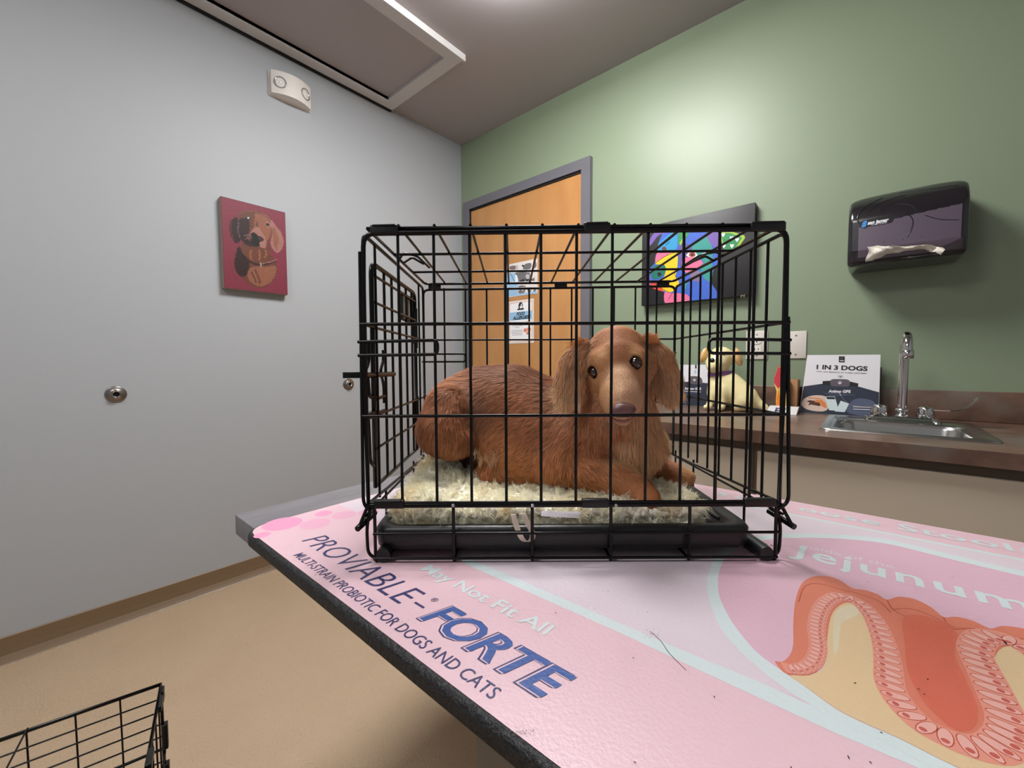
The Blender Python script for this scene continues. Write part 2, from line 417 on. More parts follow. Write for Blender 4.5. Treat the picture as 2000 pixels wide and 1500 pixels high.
# ---- two flat ceiling lamps (the only light in the room)
m_lamp = mat('lamp diffuser', (252, 251, 250), .5, emit=LAMP_POWER * 1.35); m_lamp2 = mat('lamp diffuser dimmer', (252, 251, 250), .5, emit=LAMP_POWER * .62)
lamp_lab = ['square white ceiling lamp above the far end of the exam table', 'square white ceiling lamp behind the exam table, nearer the back wall']
for i, (lx, ly, hs) in enumerate(((-.93, 1.08, .29), (-.75, -.75, .29))):
    t = empty('ceiling_lamp', (lx, ly, ZC), label=lamp_lab[i], cat='lamp', group='ceiling lamps')
    mb = MB(); 
    for a, b in (((-hs - .02, -hs - .02, -.010), (hs + .02, -hs, 0)), ((-hs - .02, hs, -.010), (hs + .02, hs + .02, 0)), ((-hs - .02, -hs, -.010), (-hs, hs, 0)), ((hs, -hs, -.010), (hs + .02, hs, 0))): mb.box(a, b)
    mb.build('frame', m_hatch, t)
    mb = MB(); mb.box((-hs, -hs, -.060), (hs, hs, -.004), bev=.014); mb.build('diffuser', (m_lamp, m_lamp2)[i], t)

# ------------------------------------------------------------------ exam table and printed mat
TX0, TX1, TY0, TY1, TZ = -1.0, .95, .266, 1.05, .764
m_table = mat('grey plank laminate', (136, 134, 138), .32, noise=(3.2, .9, (98, 92, 97), (9, 1.2, 1)), bump=(80, .05, .001))
t = empty('exam_table', ((TX0 + TX1) / 2, (TY0 + TY1) / 2, 0), label='grey wood-look exam table under the pink printed mat', cat='table')
L0 = ((TX0 + TX1) / 2, (TY0 + TY1) / 2, 0)
mb = MB(); mb.box((TX0, TY0, TZ - .042), (TX1, TY1, TZ), bev=.0015); shift(mb, L0).build('table_top', m_table, t)
mb = MB(); mb.box((TX0 + .45, TY0 + .26, .02), (TX1 - .45, TY1 - .22, TZ - .042), bev=.004); shift(mb, L0).build('pedestal', mat('pedestal laminate', (150, 140, 126), .5), t)
mb = MB(); mb.box((TX0 + .42, TY0 + .22, 0), (TX1 - .42, TY1 - .18, .02)); shift(mb, L0).build('base_plate', m_dark, t)

MX0 = float(on(600, 998, 2, ZT)[0]); MY0 = .232; MY1 = 1.046; MX1 = .93
m_rub = mat('black rubber leather grain', (30, 30, 33), .5, bump=(220, .9, .004))
mt = empty('printed_mat', (0, .64, TZ), label='pink rubber mat printed with a bowel drawing and product lettering on the exam table', cat='mat')
Lm = (0, .64, TZ)
mb = MB(); R_ = .045
for k, (e, zz) in enumerate(((0.0, TZ), (.0, ZT - .006), (.002, ZT - .002), (.006, ZT - .0004))): pass
rings = [rrect(MX0 + e, MY0 + e, MX1 - e, MY1 - e, R_ - e, 8) for e in (.002, 0, 0, .003, .0075)]
zs = [TZ, TZ + .002, ZT - .005, ZT - .0012, ZT - .0004]; n = len(rings[0]); vs = [(x, y, z) for r, z in zip(rings, zs) for x, y in r]
mb.add(vs, [(k * n + i, k * n + (i + 1) % n, (k + 1) * n + (i + 1) % n, (k + 1) * n + i) for k in range(4) for i in range(n)], 0, True)
mb.add(vs[-n:], [tuple(range(n))]); mb.add(vs[:n], [tuple(range(n))[::-1]])
shift(mb, Lm).build('rubber_pad', m_rub, mt)
bmp = (260, .3, .0018)
sp = dict(rough=.36, spec=.45, bump=bmp)
m_pink = mat('mat ink pink', (238, 200, 212), **sp); m_pink2 = mat('mat ink circle pink', (230, 188, 206), **sp)
m_lil = mat('mat ink pale lilac', (232, 216, 226), **sp); m_wht = mat('mat ink white', (222, 234, 236), **sp)
m_navy = mat('mat ink navy', (58, 58, 108), **sp); m_blue = mat('mat ink blue', (58, 92, 164), **sp)
m_bub = mat('mat ink bubble', (244, 164, 200), **sp); m_bub2 = mat('mat ink pale bubble', (240, 180, 206), **sp)
m_sal = mat('mat ink salmon', (226, 132, 108), **sp); m_sal2 = mat('mat ink deep salmon', (220, 112, 90), **sp)
m_sheet = mat('mat ink light salmon', (236, 156, 138), **sp); m_cell = mat('mat ink cell', (242, 182, 172), **sp); m_nuc = mat('mat ink nucleus', (206, 98, 88), **sp)
m_line = mat('mat ink outline', (196, 92, 72), **sp); m_peach = mat('mat ink peach', (232, 202, 160), **sp); m_ink = mat('mat ink black', (24, 22, 26), **sp)
m_peach2 = mat('mat ink pale peach', (230, 216, 186), **sp)
S = Sheet((0, 0, ZT), (1, 0, 0), (0, 1, 0))
S.poly(rrect(MX0 + .0075, MY0 + .0075, MX1 - .0075, MY1 - .0075, R_ - .0075, 8), m_pink, 1)
tube_low = [(640, 977), (663, 986), (920, 1092), (1000, 1126), (1120, 1178), (1240, 1230), (1400, 1298), (1556, 1363), (1700, 1430), (1850, 1500)]
q = [S.px(*p) for p in tube_low]
topY = S.px(1543, 1006)[1]
xl = q[0][0]
S.poly([(MX0 + .009, S.px(663, 975)[1] + .0)] and ([(max(xl, MX0 + .012), q[0][1])] + q[1:] + [(MX1 - .0076, q[-1][1]), (MX1 - .0076, topY), (max(xl, MX0 + .012), topY)]), m_lil, 2)
S.poly([(MX0 + .06, topY), (MX1 - .008, topY), (MX1 - .008, topY + .0105), (MX0 + .06, topY + .0105)], m_wht, 3)
low2 = [(905, 1100), (1000, 1142), (1120, 1196), (1200, 1231), (1300, 1278), (1380, 1316), (1506, 1374), (1632, 1432), (1776, 1493), (2050, 1605)]
up2 = [(890, 1080), (1000, 1126), (1120, 1178), (1240, 1230), (1380, 1290), (1488, 1334), (1600, 1385), (1750, 1450), (1850, 1492), (2120, 1600)]
S.ppoly(low2 + up2[::-1], m_wht, lvl=3)
ring_in = [(1722, 462), (1300, 362), (1000, 288), (800, 262), (600, 252), (450, 254), (330, 262), (200, 290), (110, 350), (70, 430), (64, 540), (100, 640), (160, 740), (260, 860), (360, 940), (520, 1050), (700, 1180), (860, 1262), (1040, 1340), (1340, 1490), (1700, 1640)]
ring_out = [(1722, 434), (1300, 336), (1000, 264), (800, 240), (600, 229), (450, 230), (320, 238), (170, 268), (70, 330), (15, 430), (4, 540), (50, 690), (120, 800), (250, 930), (400, 1050), (520, 1130), (700, 1240), (900, 1330), (1040, 1400), (1300, 1540), (1650, 1700)]
ext = [(2300, 700), (2300, 1900)]
pin = crom([S.px(*z2(*p)) for p in ring_in], 4, False); pout = crom([S.px(*z2(*p)) for p in ring_out], 4, False)
S.poly(pin + [(.9, pin[-1][1]), (.9, pin[0][1] - .02)], m_pink2, 4)
S.poly(pin + pout[::-1], m_wht, 5)
f = z2
out1 = [(370, 925), (410, 925), (450, 890), (470, 830), (470, 720), (480, 600), (510, 510), (560, 468), (640, 458), (720, 480), (790, 525), (860, 535), (930, 560), (980, 588), (1040, 572), (1130, 585), (1220, 630), (1285, 682), (1350, 680), (1440, 700), (1540, 745), (1600, 730), (1722, 745), (1900, 800), (2050, 900), (2050, 1500), (1700, 1500), (1500, 1480), (1250, 1350), (1000, 1130), (900, 900), (700, 800), (600, 980), (450, 1000)]
S.ppoly(out1, m_sal, 3, lvl=6, f=f)
for st in ([(500, 600), (530, 520), (600, 500), (720, 530), (840, 560), (940, 600), (1000, 660)], [(980, 590), (1010, 640), (1080, 680)], [(1285, 682), (1300, 710), (1350, 745)], [(1010, 640), (1120, 640), (1250, 690), (1340, 750)], [(1340, 750), (1450, 745), (1560, 790), (1722, 800)]):
    S.pstroke(st, .0016, m_line, f, lvl=7)
S.ppoly([(1065, 690), (1150, 670), (1250, 700), (1330, 745), (1365, 790), (1345, 880), (1380, 970), (1430, 1070), (1472, 1180), (1465, 1260), (1420, 1300), (1340, 1290), (1230, 1200), (1150, 1100), (1090, 970), (1075, 830)], m_sal2, 4, lvl=8, f=f)
path = [(415, 955), (500, 965), (575, 930), (605, 850), (595, 760), (605, 680), (640, 610), (700, 572), (770, 578), (840, 615), (900, 680), (940, 760), (970, 850), (985, 950), (992, 1040), (1030, 1120), (1095, 1200), (1180, 1275), (1295, 1335), (1430, 1385), (1550, 1400), (1625, 1350), (1640, 1270), (1605, 1180), (1565, 1100), (1525, 1015), (1480, 930), (1455, 860), (1490, 800), (1570, 790), (1650, 812), (1730, 850), (1830, 920), (1900, 1050)]
pw = crom([S.px(*f(*p)) for p in path], 8, False)
peach1 = [(450, 1000), (560, 1000), (640, 945), (655, 800), (675, 680), (720, 622), (780, 606), (850, 650), (890, 750), (920, 880), (930, 1000), (960, 1090), (1040, 1190), (1130, 1285), (1270, 1375), (1420, 1440), (1620, 1480), (1720, 1440), (1900, 1440), (1900, 1740), (1700, 1630), (1340, 1488), (1040, 1338), (860, 1260), (700, 1178), (520, 1048)]
S.ppoly(peach1, m_peach, 3, lvl=8, f=f)
S.ppoly([(690, 700), (720, 640), (790, 620), (830, 660), (780, 690), (730, 720), (715, 850), (690, 880)], m_peach2, 3, lvl=9, f=f)
S.ppoly([(1560, 930), (1590, 860), (1650, 842), (1730, 880), (1850, 960), (2000, 1100), (2000, 1480), (1720, 1450), (1705, 1330), (1660, 1180), (1600, 1050)], m_peach, 3, lvl=8, f=f)
wid = [.011 + .010 * min(1, i / len(pw) * 1.6) for i in range(len(pw))]
S.stroke(pw, [w * 1.25 for w in wid], m_sheet, 10)
# cells along the sheet, each an oval with a nucleus
acc = 0; last = pw[0]
for i in range(1, len(pw)):
    acc += np.linalg.norm(pw[i] - pw[i - 1])
    sp_ = wid[i] * .52
    if acc >= sp_:
        acc = 0; tdir = pw[i] - pw[i - 1]; a = math.atan2(tdir[1], tdir[0]) + math.pi / 2; c = pw[i]
        S.poly(ellipse(*c, wid[i] * .58, sp_ * .50, 14, a), m_line, 11); S.poly(ellipse(*c, wid[i] * .54, sp_ * .42, 14, a), m_cell, 12)
        nd = np.array([math.cos(a), math.sin(a)]) * wid[i] * .24 * (1 if True else -1)
        S.poly(ellipse(c[0] - nd[0], c[1] - nd[1], wid[i] * .13, sp_ * .26, 10, a), m_nuc, 13)
# bubbles in the corner
for px_, py_, r, m in ((552, 1023, .033, m_bub), (632, 1003, .016, m_bub), (616, 1023, .026, m_bub2), (672, 1006, .022, m_bub2), (512, 1045, .013, m_bub), (720, 1000, .02, m_bub2)):
    S.poly(ellipse(*S.px(px_, py_), r, r, 28), m, 3)
# lettering
Y0 = .2805; hC = .035
S.ptext('PROVIABLE', (588, 1057), (783, 1183), (594, 1028), m_navy, bold=-.012, lvl=9) if False else None
def italic(txt, p0, p1, caph, m, bold=0, lvl=9, slant=.25):
    a = np.array(S.px(*p0)); b = np.array(S.px(*p1)); y = (a[1] + b[1]) / 2; a[1] = b[1] = y
    S.text(txt, a, b - np.array([0, 0]), a + np.array([caph * slant, caph]), m, bold=bold, lvl=lvl)
italic('PROVIABLE', (588, 1057), (778, 1180), .0375, m_navy, -.008, slant=.22)
aa = np.array(S.px(822, 1184)); S.stroke([aa + (-.012, 0), aa + (.006, 0)], .0032, m_navy, 9)
S.text('®', np.array(S.px(839, 1172)), np.array(S.px(839, 1172)) + (.009, 0), np.array(S.px(839, 1172)) + (.001, .008), m_navy, lvl=9)
fa = np.array(S.px(820, 1208)); fb = np.array(S.px(1053, 1365)); fa[1] = fb[1] = .281
S.text('FORTE', fa + (-.003, -.0015), fb + (-.002, -.0015), fa + (.009, .0395), m_navy, bold=.034, lvl=9)
S.text('FORTE', fa + (-.0015, -.0005), fb + (-.0005, -.0005), fa + (.0105, .0390), m_pink, bold=.026, lvl=10)
S.text('FORTE', fa + (0, .0005), fb + (.001, .0005), fa + (.012, .0395), m_blue, bold=.020, lvl=11)
italic('MULTI-STRAIN PROBIOTIC FOR DOGS AND CATS', (573, 1085), (958, 1368), .0145, m_navy, .002, slant=.06)
italic('May Not Fit All', (822, 1112), (1062, 1243), .0205, m_wht, .012, slant=.0)
w_ = np.array(S.px(1571, 1000)); 
def ref_text(txt, ref, p0, p1, caph, m, bold, lvl=9, track=1.0):
    vt, _ = glyphs(txt, bold, track); vr, _ = glyphs(ref, bold, track); a = np.array(S.px(*p0)); b = np.array(S.px(*p1)); y = (a[1] + b[1]) / 2; a[1] = b[1] = y
    b = a + (b - a) * ((vt[:, 0].max() - vt[:, 0].min()) / (vr[:, 0].max() - vr[:, 0].min()))
    S.text(txt, a, b, a + np.array([0, caph]), m, bold=bold, lvl=lvl, track=track)
ref_text('oose Stools', 'oose Stool', (1558, 997), (1981, 1077), .034, m_wht, .018, track=1.1)
ref_text('L', 'L', (1512, 984), (1540, 989), .034, m_wht, .03)
ref_text('s of', 's of', (1400, 966), (1478, 980), .030, m_wht, .03)
ref_text('Jejunum', 'Jejun', (1541, 1083), (1806, 1147), .046, m_wht, .016, track=1.12)
ref_text('inside of the', 'inside of the', (1565, 1071), (1747, 1108), .014, m_lil, .01, lvl=7)
for k in range(4): S.poly([S.px(*p) for p in ((1480 + k * 12, 1058 + k * 3), (1486 + k * 12, 1059.5 + k * 3), (1486 + k * 12, 1061 + k * 3), (1480 + k * 12, 1059.5 + k * 3))], m_ink, 9)
# scuffs and flecks of wear
for px_, py_ in ((1188, 1155), (1265, 1197), (1085, 1198), (1237, 1286), (1794, 1347), (1805, 1357), (1812, 1328), (1721, 1432), (1657, 1480), (1395, 1362), (1700, 1490), (616, 1123), (701, 1160), (1670, 1335), (1860, 1128), (1695, 1137), (1545, 1500), (1240, 1490)):
    a = random.uniform(0, 3); S.poly(ellipse(*S.px(px_, py_), random.uniform(.0008, .0016), .0005, 7, a), m_ink, 14)
S.pstroke([(1270, 1234), (1290, 1252), (1305, 1274), (1318, 1288), (1340, 1310)], .0005, m_ink, sm=4, lvl=14)
m_scuff = mat('grey scuff', (150, 140, 146), .6)
for k in range(150):
    cx, cy, sx, sy = random.choice(((1150, 1192, 40, 14), (1270, 1238, 14, 8), (1025, 1430, 22, 8), (560, 1068, 14, 6), (780, 1215, 22, 12)))
    S.poly(ellipse(*S.px(random.gauss(cx, sx * .6), random.gauss(cy, sy * .6)), random.uniform(.0003, .0009), .0003, 6, random.uniform(0, 3)), m_scuff, 13)
S.build('printed_surface', mt, Lm)

# ------------------------------------------------------------------ wire crate on the table
m_wire = mat('black powder coated wire', (8, 7, 8), .24, spec=.3)
m_clip = mat('black steel clip', (10, 10, 11), .4)
m_plastic = mat('black tray plastic', (22, 22, 25), .38, spec=.5, bump=(500, .15, .001))
CU0, CU1, CV0, CV1, CW1 = -.214, .396, .600, 1.008, .485
corg = U * ((CU0 + CU1) / 2) + V * ((CV0 + CV1) / 2); corg[2] = ZT
crate = empty('wire_dog_crate', corg, YAW, label='black folding wire dog crate standing on the printed mat with the dog inside', cat='crate')
LC = ((CU0 + CU1) / 2, (CV0 + CV1) / 2, 0)
def cb(mb, name, m=None, parent=None, **k):
    return shift(mb, LC).build(name, m or m_wire, parent or crate, **k)
r1, r2 = .0022, .0030
fx = [CU0 + .0515 * (i + 1) - .001 for i in range(11)]
# front panel
mb = MB()
mb.tube(rounded([(CU0, CV0, .085), (CU0 - .001, CV0, .3), (CU0 + .002, CV0, CW1 - .004), (CU1 - .002, CV0, CW1), (CU1 + .001, CV0, .3), (CU1 - .003, CV0, .085)], .018), r2 + .0006, closed=True)
for x in fx: mb.tube([(x, CV0 + .003, .085), (x, CV0 + .003, CW1)], r1)
for w in (.352, .2185): mb.tube([(CU0 - .005, CV0 - .002, w), (CU1 + .005, CV0 - .002, w)], r1 + .0003)
mb.tube([(CU0 + .004, CV0, .0895), (CU1 - .004, CV0, .0895)], r1)
for s, x0, x1 in ((1, CU0 - .008, CU0 + .107), (-1, CU1 + .006, CU1 - .112)):
    mb.tube(rounded([(x0, CV0 - .004, .3265), (x1, CV0 - .004, .3285), (x1, CV0 - .004, .308), (x0, CV0 - .004, .307)], .008), r1 + .0002)
cb(mb, 'front_panel')
# back panel
mb = MB()
mb.tube(rounded([(CU0, CV1, .07), (CU0, CV1, CW1 - .012), (CU1, CV1, CW1 - .006), (CU1, CV1, .07)], .014), r2, closed=True)
for x in fx: mb.tube([(x, CV1, .07), (x, CV1, CW1 - .008)], r1)
for w in (.352, .215): mb.tube([(CU0, CV1 + .002, w), (CU1, CV1 + .002, w)], r1)
for x0, x1 in ((CU0 - .006, CU0 + .10), (CU1 + .006, CU1 - .10)):
    mb.tube(rounded([(x0, CV1 + .003, .318), (x1, CV1 + .003, .318), (x1, CV1 + .003, .299), (x0, CV1 + .003, .299)], .006), r1)
cb(mb, 'back_panel')
# top panel
mb = MB(); tw_ = CW1 + .003
mb.tube(rounded([(CU0 + .008, CV0 + .001, tw_), (CU0 + .006, CV1 - .004, tw_ - .002), (CU1 - .006, CV1 - .004, tw_ + .002), (CU1 - .008, CV0 + .001, tw_ + .003)], .016), r2, closed=True)
for x in fx: mb.tube([(x + .002, CV0 - .001, tw_ + .004), (x + .002, CV1 - .004, tw_ + .002)], r1)
for v in (.737, .878): mb.tube([(CU0 + .006, v, tw_ - .001), (CU1 - .006, v, tw_ + .003)], r1 + .0002)
cb(mb, 'top_panel')
# loops where the carrying handle hooks on
for s, x in ((1, CU0 + .008), (-1, CU1 - .008)):
    mb = MB(); mb.tube(rounded([(x, .77, tw_), (x + s * .006, .775, tw_ + .012), (x + s * .026, .80, tw_ + .012), (x + s * .038, .855, tw_ + .003)], .008), r1)
    mb.tube(rounded([(x, .80, tw_), (x + s * .016, .80, tw_ + .010), (x + s * .03, .835, tw_ + .006)], .006), r1)
    cb(mb, 'hook_loop')
# side panels
def side(u, s, vs_, ws):
    mb = MB()
    mb.tube(rounded([(u, CV0 + .002, .0875), (u, CV0 + .004, CW1 - .003), (u, CV1 - .002, CW1 - .008), (u, CV1 - .002, .0675)], .016), r2, closed=True)
    # outer lip that curves in at the foot
    mb.tube(rounded([(u + s * .003, CV0 - .001, CW1 - .03 if s < 0 else .36), (u + s * (.006 if s < 0 else .011), CV0 - .002, .088), (u - s * .004, CV0 - .001, .078)], .012), r1 + .0004)
    for v in vs_: mb.tube([(u, v, .08), (u, v, CW1 - .005)], r1)
    for w in ws: mb.tube([(u + s * .002, CV0, w), (u + s * .002, CV1, w)], r1)
    return mb
vr = [CV0 + .0456 * (i + 1) for i in range(8)]
cb(side(CU1, 1, vr, (.352, .2175)), 'side_panel')
mb = side(CU0, -1, [.655, .958], (.352, .213)); cb(mb, 'side_panel')
# door in the left panel
door = MB(); du = CU0 - .004
door.tube(rounded([(du, .648, .10), (du, .648, .452), (du, .935, .452), (du, .935, .10)], .02), r2 + .001, closed=True)
for v in (.712, .756, .808, .857, .905): door.tube([(du, v, .10), (du, v, .453)], r1 + .0003)
for w in (.434, .392, .352, .213, .160): door.tube([(du + .001, .645, w), (du + .001, .94, w)], r1 + .0002)
door_o = cb(door, 'door')
for w0, w1 in ((.42, .33), (.22, .12)):
    mb = MB(); mb.tube([(du - .001, .945, w0), (du - .001, .945, w1)], .0045); mb.tube([(du - .001, .925, w0 - .01), (du - .001, .925, w1 + .01)], .0035)
    cb(mb, 'hinge', None, door_o) if False else None
    o = cb(mb, 'door_hinge', m_wire)
# slide bolts of the door
for wz in (.278, .215):
    mb = MB()
    if wz > .25:
        mb.box((du - .030, .603, wz - .004), (du - .002, .609, wz + .005), bev=.001)
        mb.tube([(du, .60, wz), (du, .76, wz - .002)], .0045)
        mb.tube(rounded([(du, .622, wz + .002), (du, .628, wz - .035), (du, .655, wz - .035), (du, .668, wz + .003)], .01), .0028)
        mb.tube(rounded([(du, .70, wz + .04), (du, .70, wz + .02), (du, .68, wz + .004), (du, .70, wz - .016), (du, .70, wz - .05)], .014), .0026)
        mb.tube(rounded([(du, .63, wz + .05), (du, .628, wz + .018), (du, .614, wz + .008)], .01), .0028)
        mb.tube([(du, .655, wz - .04), (du, .702, wz - .038)], .003)
    else:
        mb.tube([(du, .60, wz), (du, .70, wz)], .0035)
        mb.tube(rounded([(du, .62, wz), (du, .625, wz - .07), (du, .64, wz - .08)], .01), .003)
        mb.box((du - .006, .61, wz - .004), (du + .004, .66, wz + .006), bev=.001)
    cb(mb, 'slide_bolt')
# maker's plate between the bars of the left panel
mb = MB(); mb.box((du - .0035, .828, .382), (du - .0015, .952, .440), bev=.0008); pl_o = cb(mb, 'id_plate', mat('plate black', (12, 12, 12), .5))
mb = MB(); mb.box((du - .0012, .838, .386), (du - .0004, .862, .436)); mb.box((du - .0012, .878, .388), (du - .0004, .892, .430)); cb(mb, 'plate_label', mat('plate grey label', (150, 148, 144), .5))
# base cage with its wide mesh
mb = MB(); ym = .003
fxl = [CU0 + .010 + k * .1165 for k in range(5)] + [CU1 - .006]
for x in fxl: mb.tube(rounded([(x, CV0 - .001, .086), (x, CV0 - .001, .0015), (x, CV0 + .01, ym)], .004), r1 + .0003); mb.tube([(x, CV0, ym), (x, CV1, ym)], r1)
mb.tube([(CU0 + .008, CV0 - .003, .044), (CU1 - .002, CV0 - .003, .044)], r1); mb.tube([(CU0 + .008, CV0 - .003, .0065), (CU1 - .004, CV0 - .003, .0065)], r1)
mb.tube([(CU0 + .004, CV0, .086), (CU1 - .004, CV0, .086)], r2)
for u, s in ((CU0 - .004, -1), (CU1 + .004, 1)):
    mb.tube(rounded([(u - s * .006, CV0 + .004, .082), (u, CV0 + .004, .05), (u - s * .001, CV0 + .004, .010), (u - s * .016, CV0 + .002, .004)], .012), r1 + .0003)
    for v in (.70, .80, .90, 1.0): mb.tube(rounded([(u, v, .08), (u, v, .008), (u - s * .02, v, .003)], .008), r1)
    mb.tube([(u, CV0, .07), (u, CV1, .065)], r1)
for v in (.70, .80, .90, 1.0): mb.tube([(CU0, v, ym), (CU1, v, ym)], r1)
cb(mb, 'base_grid')
for u, s in ((CU0 - .004, -1), (CU1 + .006, 1)):
    mb = MB(); mb.tube([(u - s * .002, CV0 + .006, .084), (u + s * .006, CV0 - .008, .058)], r1 + .0003); mb.tube([(u - s * .004, CV0 + .03, .064), (u + s * .008, CV0 - .012, .055)], .0045)
    cb(mb, 'hinge_pin')
# clips that wrap two rods
def clip(p, ln, axis='u', sz=.0065):
    mb = MB(); h = ln / 2
    if axis == 'u': mb.box((p[0] - h, p[1] - sz * .7, p[2] - sz), (p[0] + h, p[1] + sz * .7, p[2] + sz), bev=.002); mb.tube([(p[0] - h + .004, p[1] - sz * .75, p[2] + sz * .8), (p[0] + h - .004, p[1] - sz * .75, p[2] + sz * .9)], .0012)
    else: mb.box((p[0] - sz * .7, p[1] - h, p[2] - sz), (p[0] + sz * .7, p[1] + h, p[2] + sz), bev=.002)
    cb(mb, 'clip', m_clip)
clip((CU0 + .033, CV0, tw_ - .002), .040); clip((.122, CV0, tw_), .038); clip((CU1 - .030, CV0, tw_), .050)
clip((CU0 + .032, CV0, .088), .044); clip((.122, CV0, .088), .040); clip((CU1 - .031, CV0, .088), .046)
clip((CU0 + .028, CV1, tw_ - .008), .030, sz=.005); clip((.119, CV1, tw_ - .006), .030, sz=.005); clip((CU1 - .03, CV1, tw_ - .004), .03, sz=.005)
for px_ in (885, 1040, 1203):
    mb = MB(); p = onv(px_, 987, CV0 - .003); mb.lathe([(0, 0), (.0025, 0), (.0025, .002), (0, .002)], p, (0, -1, 0), 10); cb(mb, 'rivet', mat('bright zinc', (200, 200, 200), .3, 1))
# rubber feet / runners
for u in (CU0 + .022, CU1 - .020):
    mb = MB(); mb.tube([(u, CV0 - .004, .0115), (u, CV0 + .004, .0115), (u, CV0 + .13, .0115)], [.0105, .0115, .0095], 16); cb(mb, 'rubber_foot', m_plastic)
# removable tray
tray = empty('crate_tray', tuple(corg), YAW, label='black plastic pan lying in the bottom of the wire crate under the fleece', cat='tray')
mb = MB(); tu0, tu1, tv0, tv1 = CU0 + .008, CU1 - .038, CV0 + .008, CV1 - .01
ringsT = [(0, .016), (-.002, .020), (-.004, .044), (.0, .050), (.012, .049), (.018, .045), (.028, .024), (.05, .021)]
vs = []; nr = None
for e, z in ringsT:
    rr = rrect(tu0 + e, tv0 + e, tu1 - e, tv1 - e, .022, 6); nr = len(rr); vs += [(x, y, z) for x, y in rr]
mb.add(vs, [(k * nr + i, k * nr + (i + 1) % nr, (k + 1) * nr + (i + 1) % nr, (k + 1) * nr + i) for k in range(len(ringsT) - 1) for i in range(nr)], 0, True)
mb.add(vs[-nr:], [tuple(range(nr))]); mb.add(vs[:nr], [tuple(range(nr))[::-1]])
cb(mb, 'pan', m_plastic, tray)
mb = MB()
for k in range(14):
    y = tv0 + .06 + k * .022; mb.tube([(tu1 - .075, y, .024), (tu1 - .05, y + .003, .024)], .0016, 6)
mb.box((tu1 - .035, tv0 + .03, .045), (tu1 - .03, tv1 - .03, .0515), bev=.001)
cb(mb, 'tray_rib', m_plastic, tray)

# ------------------------------------------------------------------ second crate on the floor
fo = np.array([-.99, .134, 0]); fa_ = math.atan2(-.97, -.24); 
crate2 = empty('wire_dog_crate', (-.99, .134, 0), fa_, label='black wire crate standing open-topped on the floor at the lower left', cat='crate')
crate2['label'] = 'black wire crate standing on the beige floor at the lower left'
# local: +x along the far top bar (towards the left of the picture), +y towards the table
W2, D2, H2 = .62, .44, .478; r1, r2 = .0014, .0026
def f2(mb, name, m=None): return mb.build(name, m or m_wire, crate2)
mb = MB(); mb.tube([(0, 0, 0.004), (0, 0, H2), (W2, 0, H2), (W2, 0, .004)], r2, closed=True)
for i in range(1, 11): mb.tube([(i * W2 / 11, .002, .004), (i * W2 / 11, .002, H2)], r1)
for x in (.245, .265, .285): mb.tube([(x, .004, .30), (x, .004, H2)], r1)
for i in range(1, 16): mb.tube([(0, .004, H2 - .0245 * i), (W2, .004, H2 - .0245 * i)], r1 if i != 5 else r2)
f2(mb, 'back_panel')
mb = MB(); mb.tube(rounded([(.245, .004, H2 + .002), (.25, .012, H2 - .018), (.265, .014, H2 - .012), (.285, .006, H2 + .002)], .006), r1); f2(mb, 'hook_loop')
mb = MB(); mb.tube([(0, .002, H2 + .003), (0, D2, H2 + .003), (W2, D2, H2 + .003), (W2, .002, H2 + .003)], r2, closed=True)
for i in range(1, 7): mb.tube([(i * .098 + .07, 0, H2 + .005), (i * .098 + .07, D2, H2 + .005)], r1)
f2(mb, 'top_panel')
mb = MB(); mb.tube([(0, .006, .004), (0, .006, H2), (0, D2, H2), (0, D2, .004)], r2, closed=True)
for i in range(1, 10): mb.tube([(0, i * D2 / 10, .004), (0, i * D2 / 10, H2)], r1)
for w in (.35, .2, .1): mb.tube([(-.002, 0, w), (-.002, D2, w)], r1)
f2(mb, 'side_panel')
mb = MB(); mb.tube([(W2, .006, .004), (W2, .006, H2), (W2, D2, H2), (W2, D2, .004)], r2, closed=True)
for i in range(1, 10): mb.tube([(W2, i * D2 / 10, .004), (W2, i * D2 / 10, H2)], r1)
f2(mb, 'side_panel')
mb = MB(); mb.tube([(0, D2, .004), (0, D2, H2), (W2, D2, H2), (W2, D2, .004)], r2, closed=True)
for i in range(1, 11): mb.tube([(i * W2 / 11, D2, .004), (i * W2 / 11, D2, H2)], r1)
f2(mb, 'front_panel')
for (x, y, z, hx, hy, hz) in ((-.001, .012, H2 - .012, .006, .012, .014), (-.002, .05, H2 - .004, .006, .02, .007), (-.003, .004, .38, .006, .008, .03), (-.003, .006, .30, .006, .008, .035), (-.002, .18, H2 - .002, .006, .022, .008)):
    mb = MB(); mb.box((x - hx * .7, y - hy * .8, z - hz * .8), (x + hx * .7, y + hy * .8, z + hz * .8), bev=.0015); f2(mb, 'clip', m_clip)

# ------------------------------------------------------------------ long-haired dachshund
def D(px_, py_, v): return onv(px_, py_, v)
def ball(px_, py_, v, r): return (D(px_, py_, v), r)
def rotm(ax, deg): return np.array(Matrix.Rotation(math.radians(deg), 3, Vector(ax)))
cones = []   # (a, b, ra, rb, k)
def chain(pts, k=.02):
    for (a, ra), (b, rb) in zip(pts[:-1], pts[1:]): cones.append((a, b, ra, rb, k))
# trunk
chain([ball(900, 812, .865, .078), ball(945, 800, .905, .086), ball(1000, 812, .87, .098), ball(1065, 842, .835, .094), ball(1130, 858, .79, .078)], .03)
chain([ball(960, 880, .84, .062), ball(1040, 880, .82, .072), ball(1115, 890, .785, .062)], .04)
# hindquarter: thigh, hock, foot
chain([ball(874, 800, .80, .043), ball(868, 842, .785, .047), ball(890, 862, .775, .031)], .02)
chain([ball(930, 905, .82, .018), ball(955, 922, .775, .017), ball(985, 932, .765, .013)], .012)
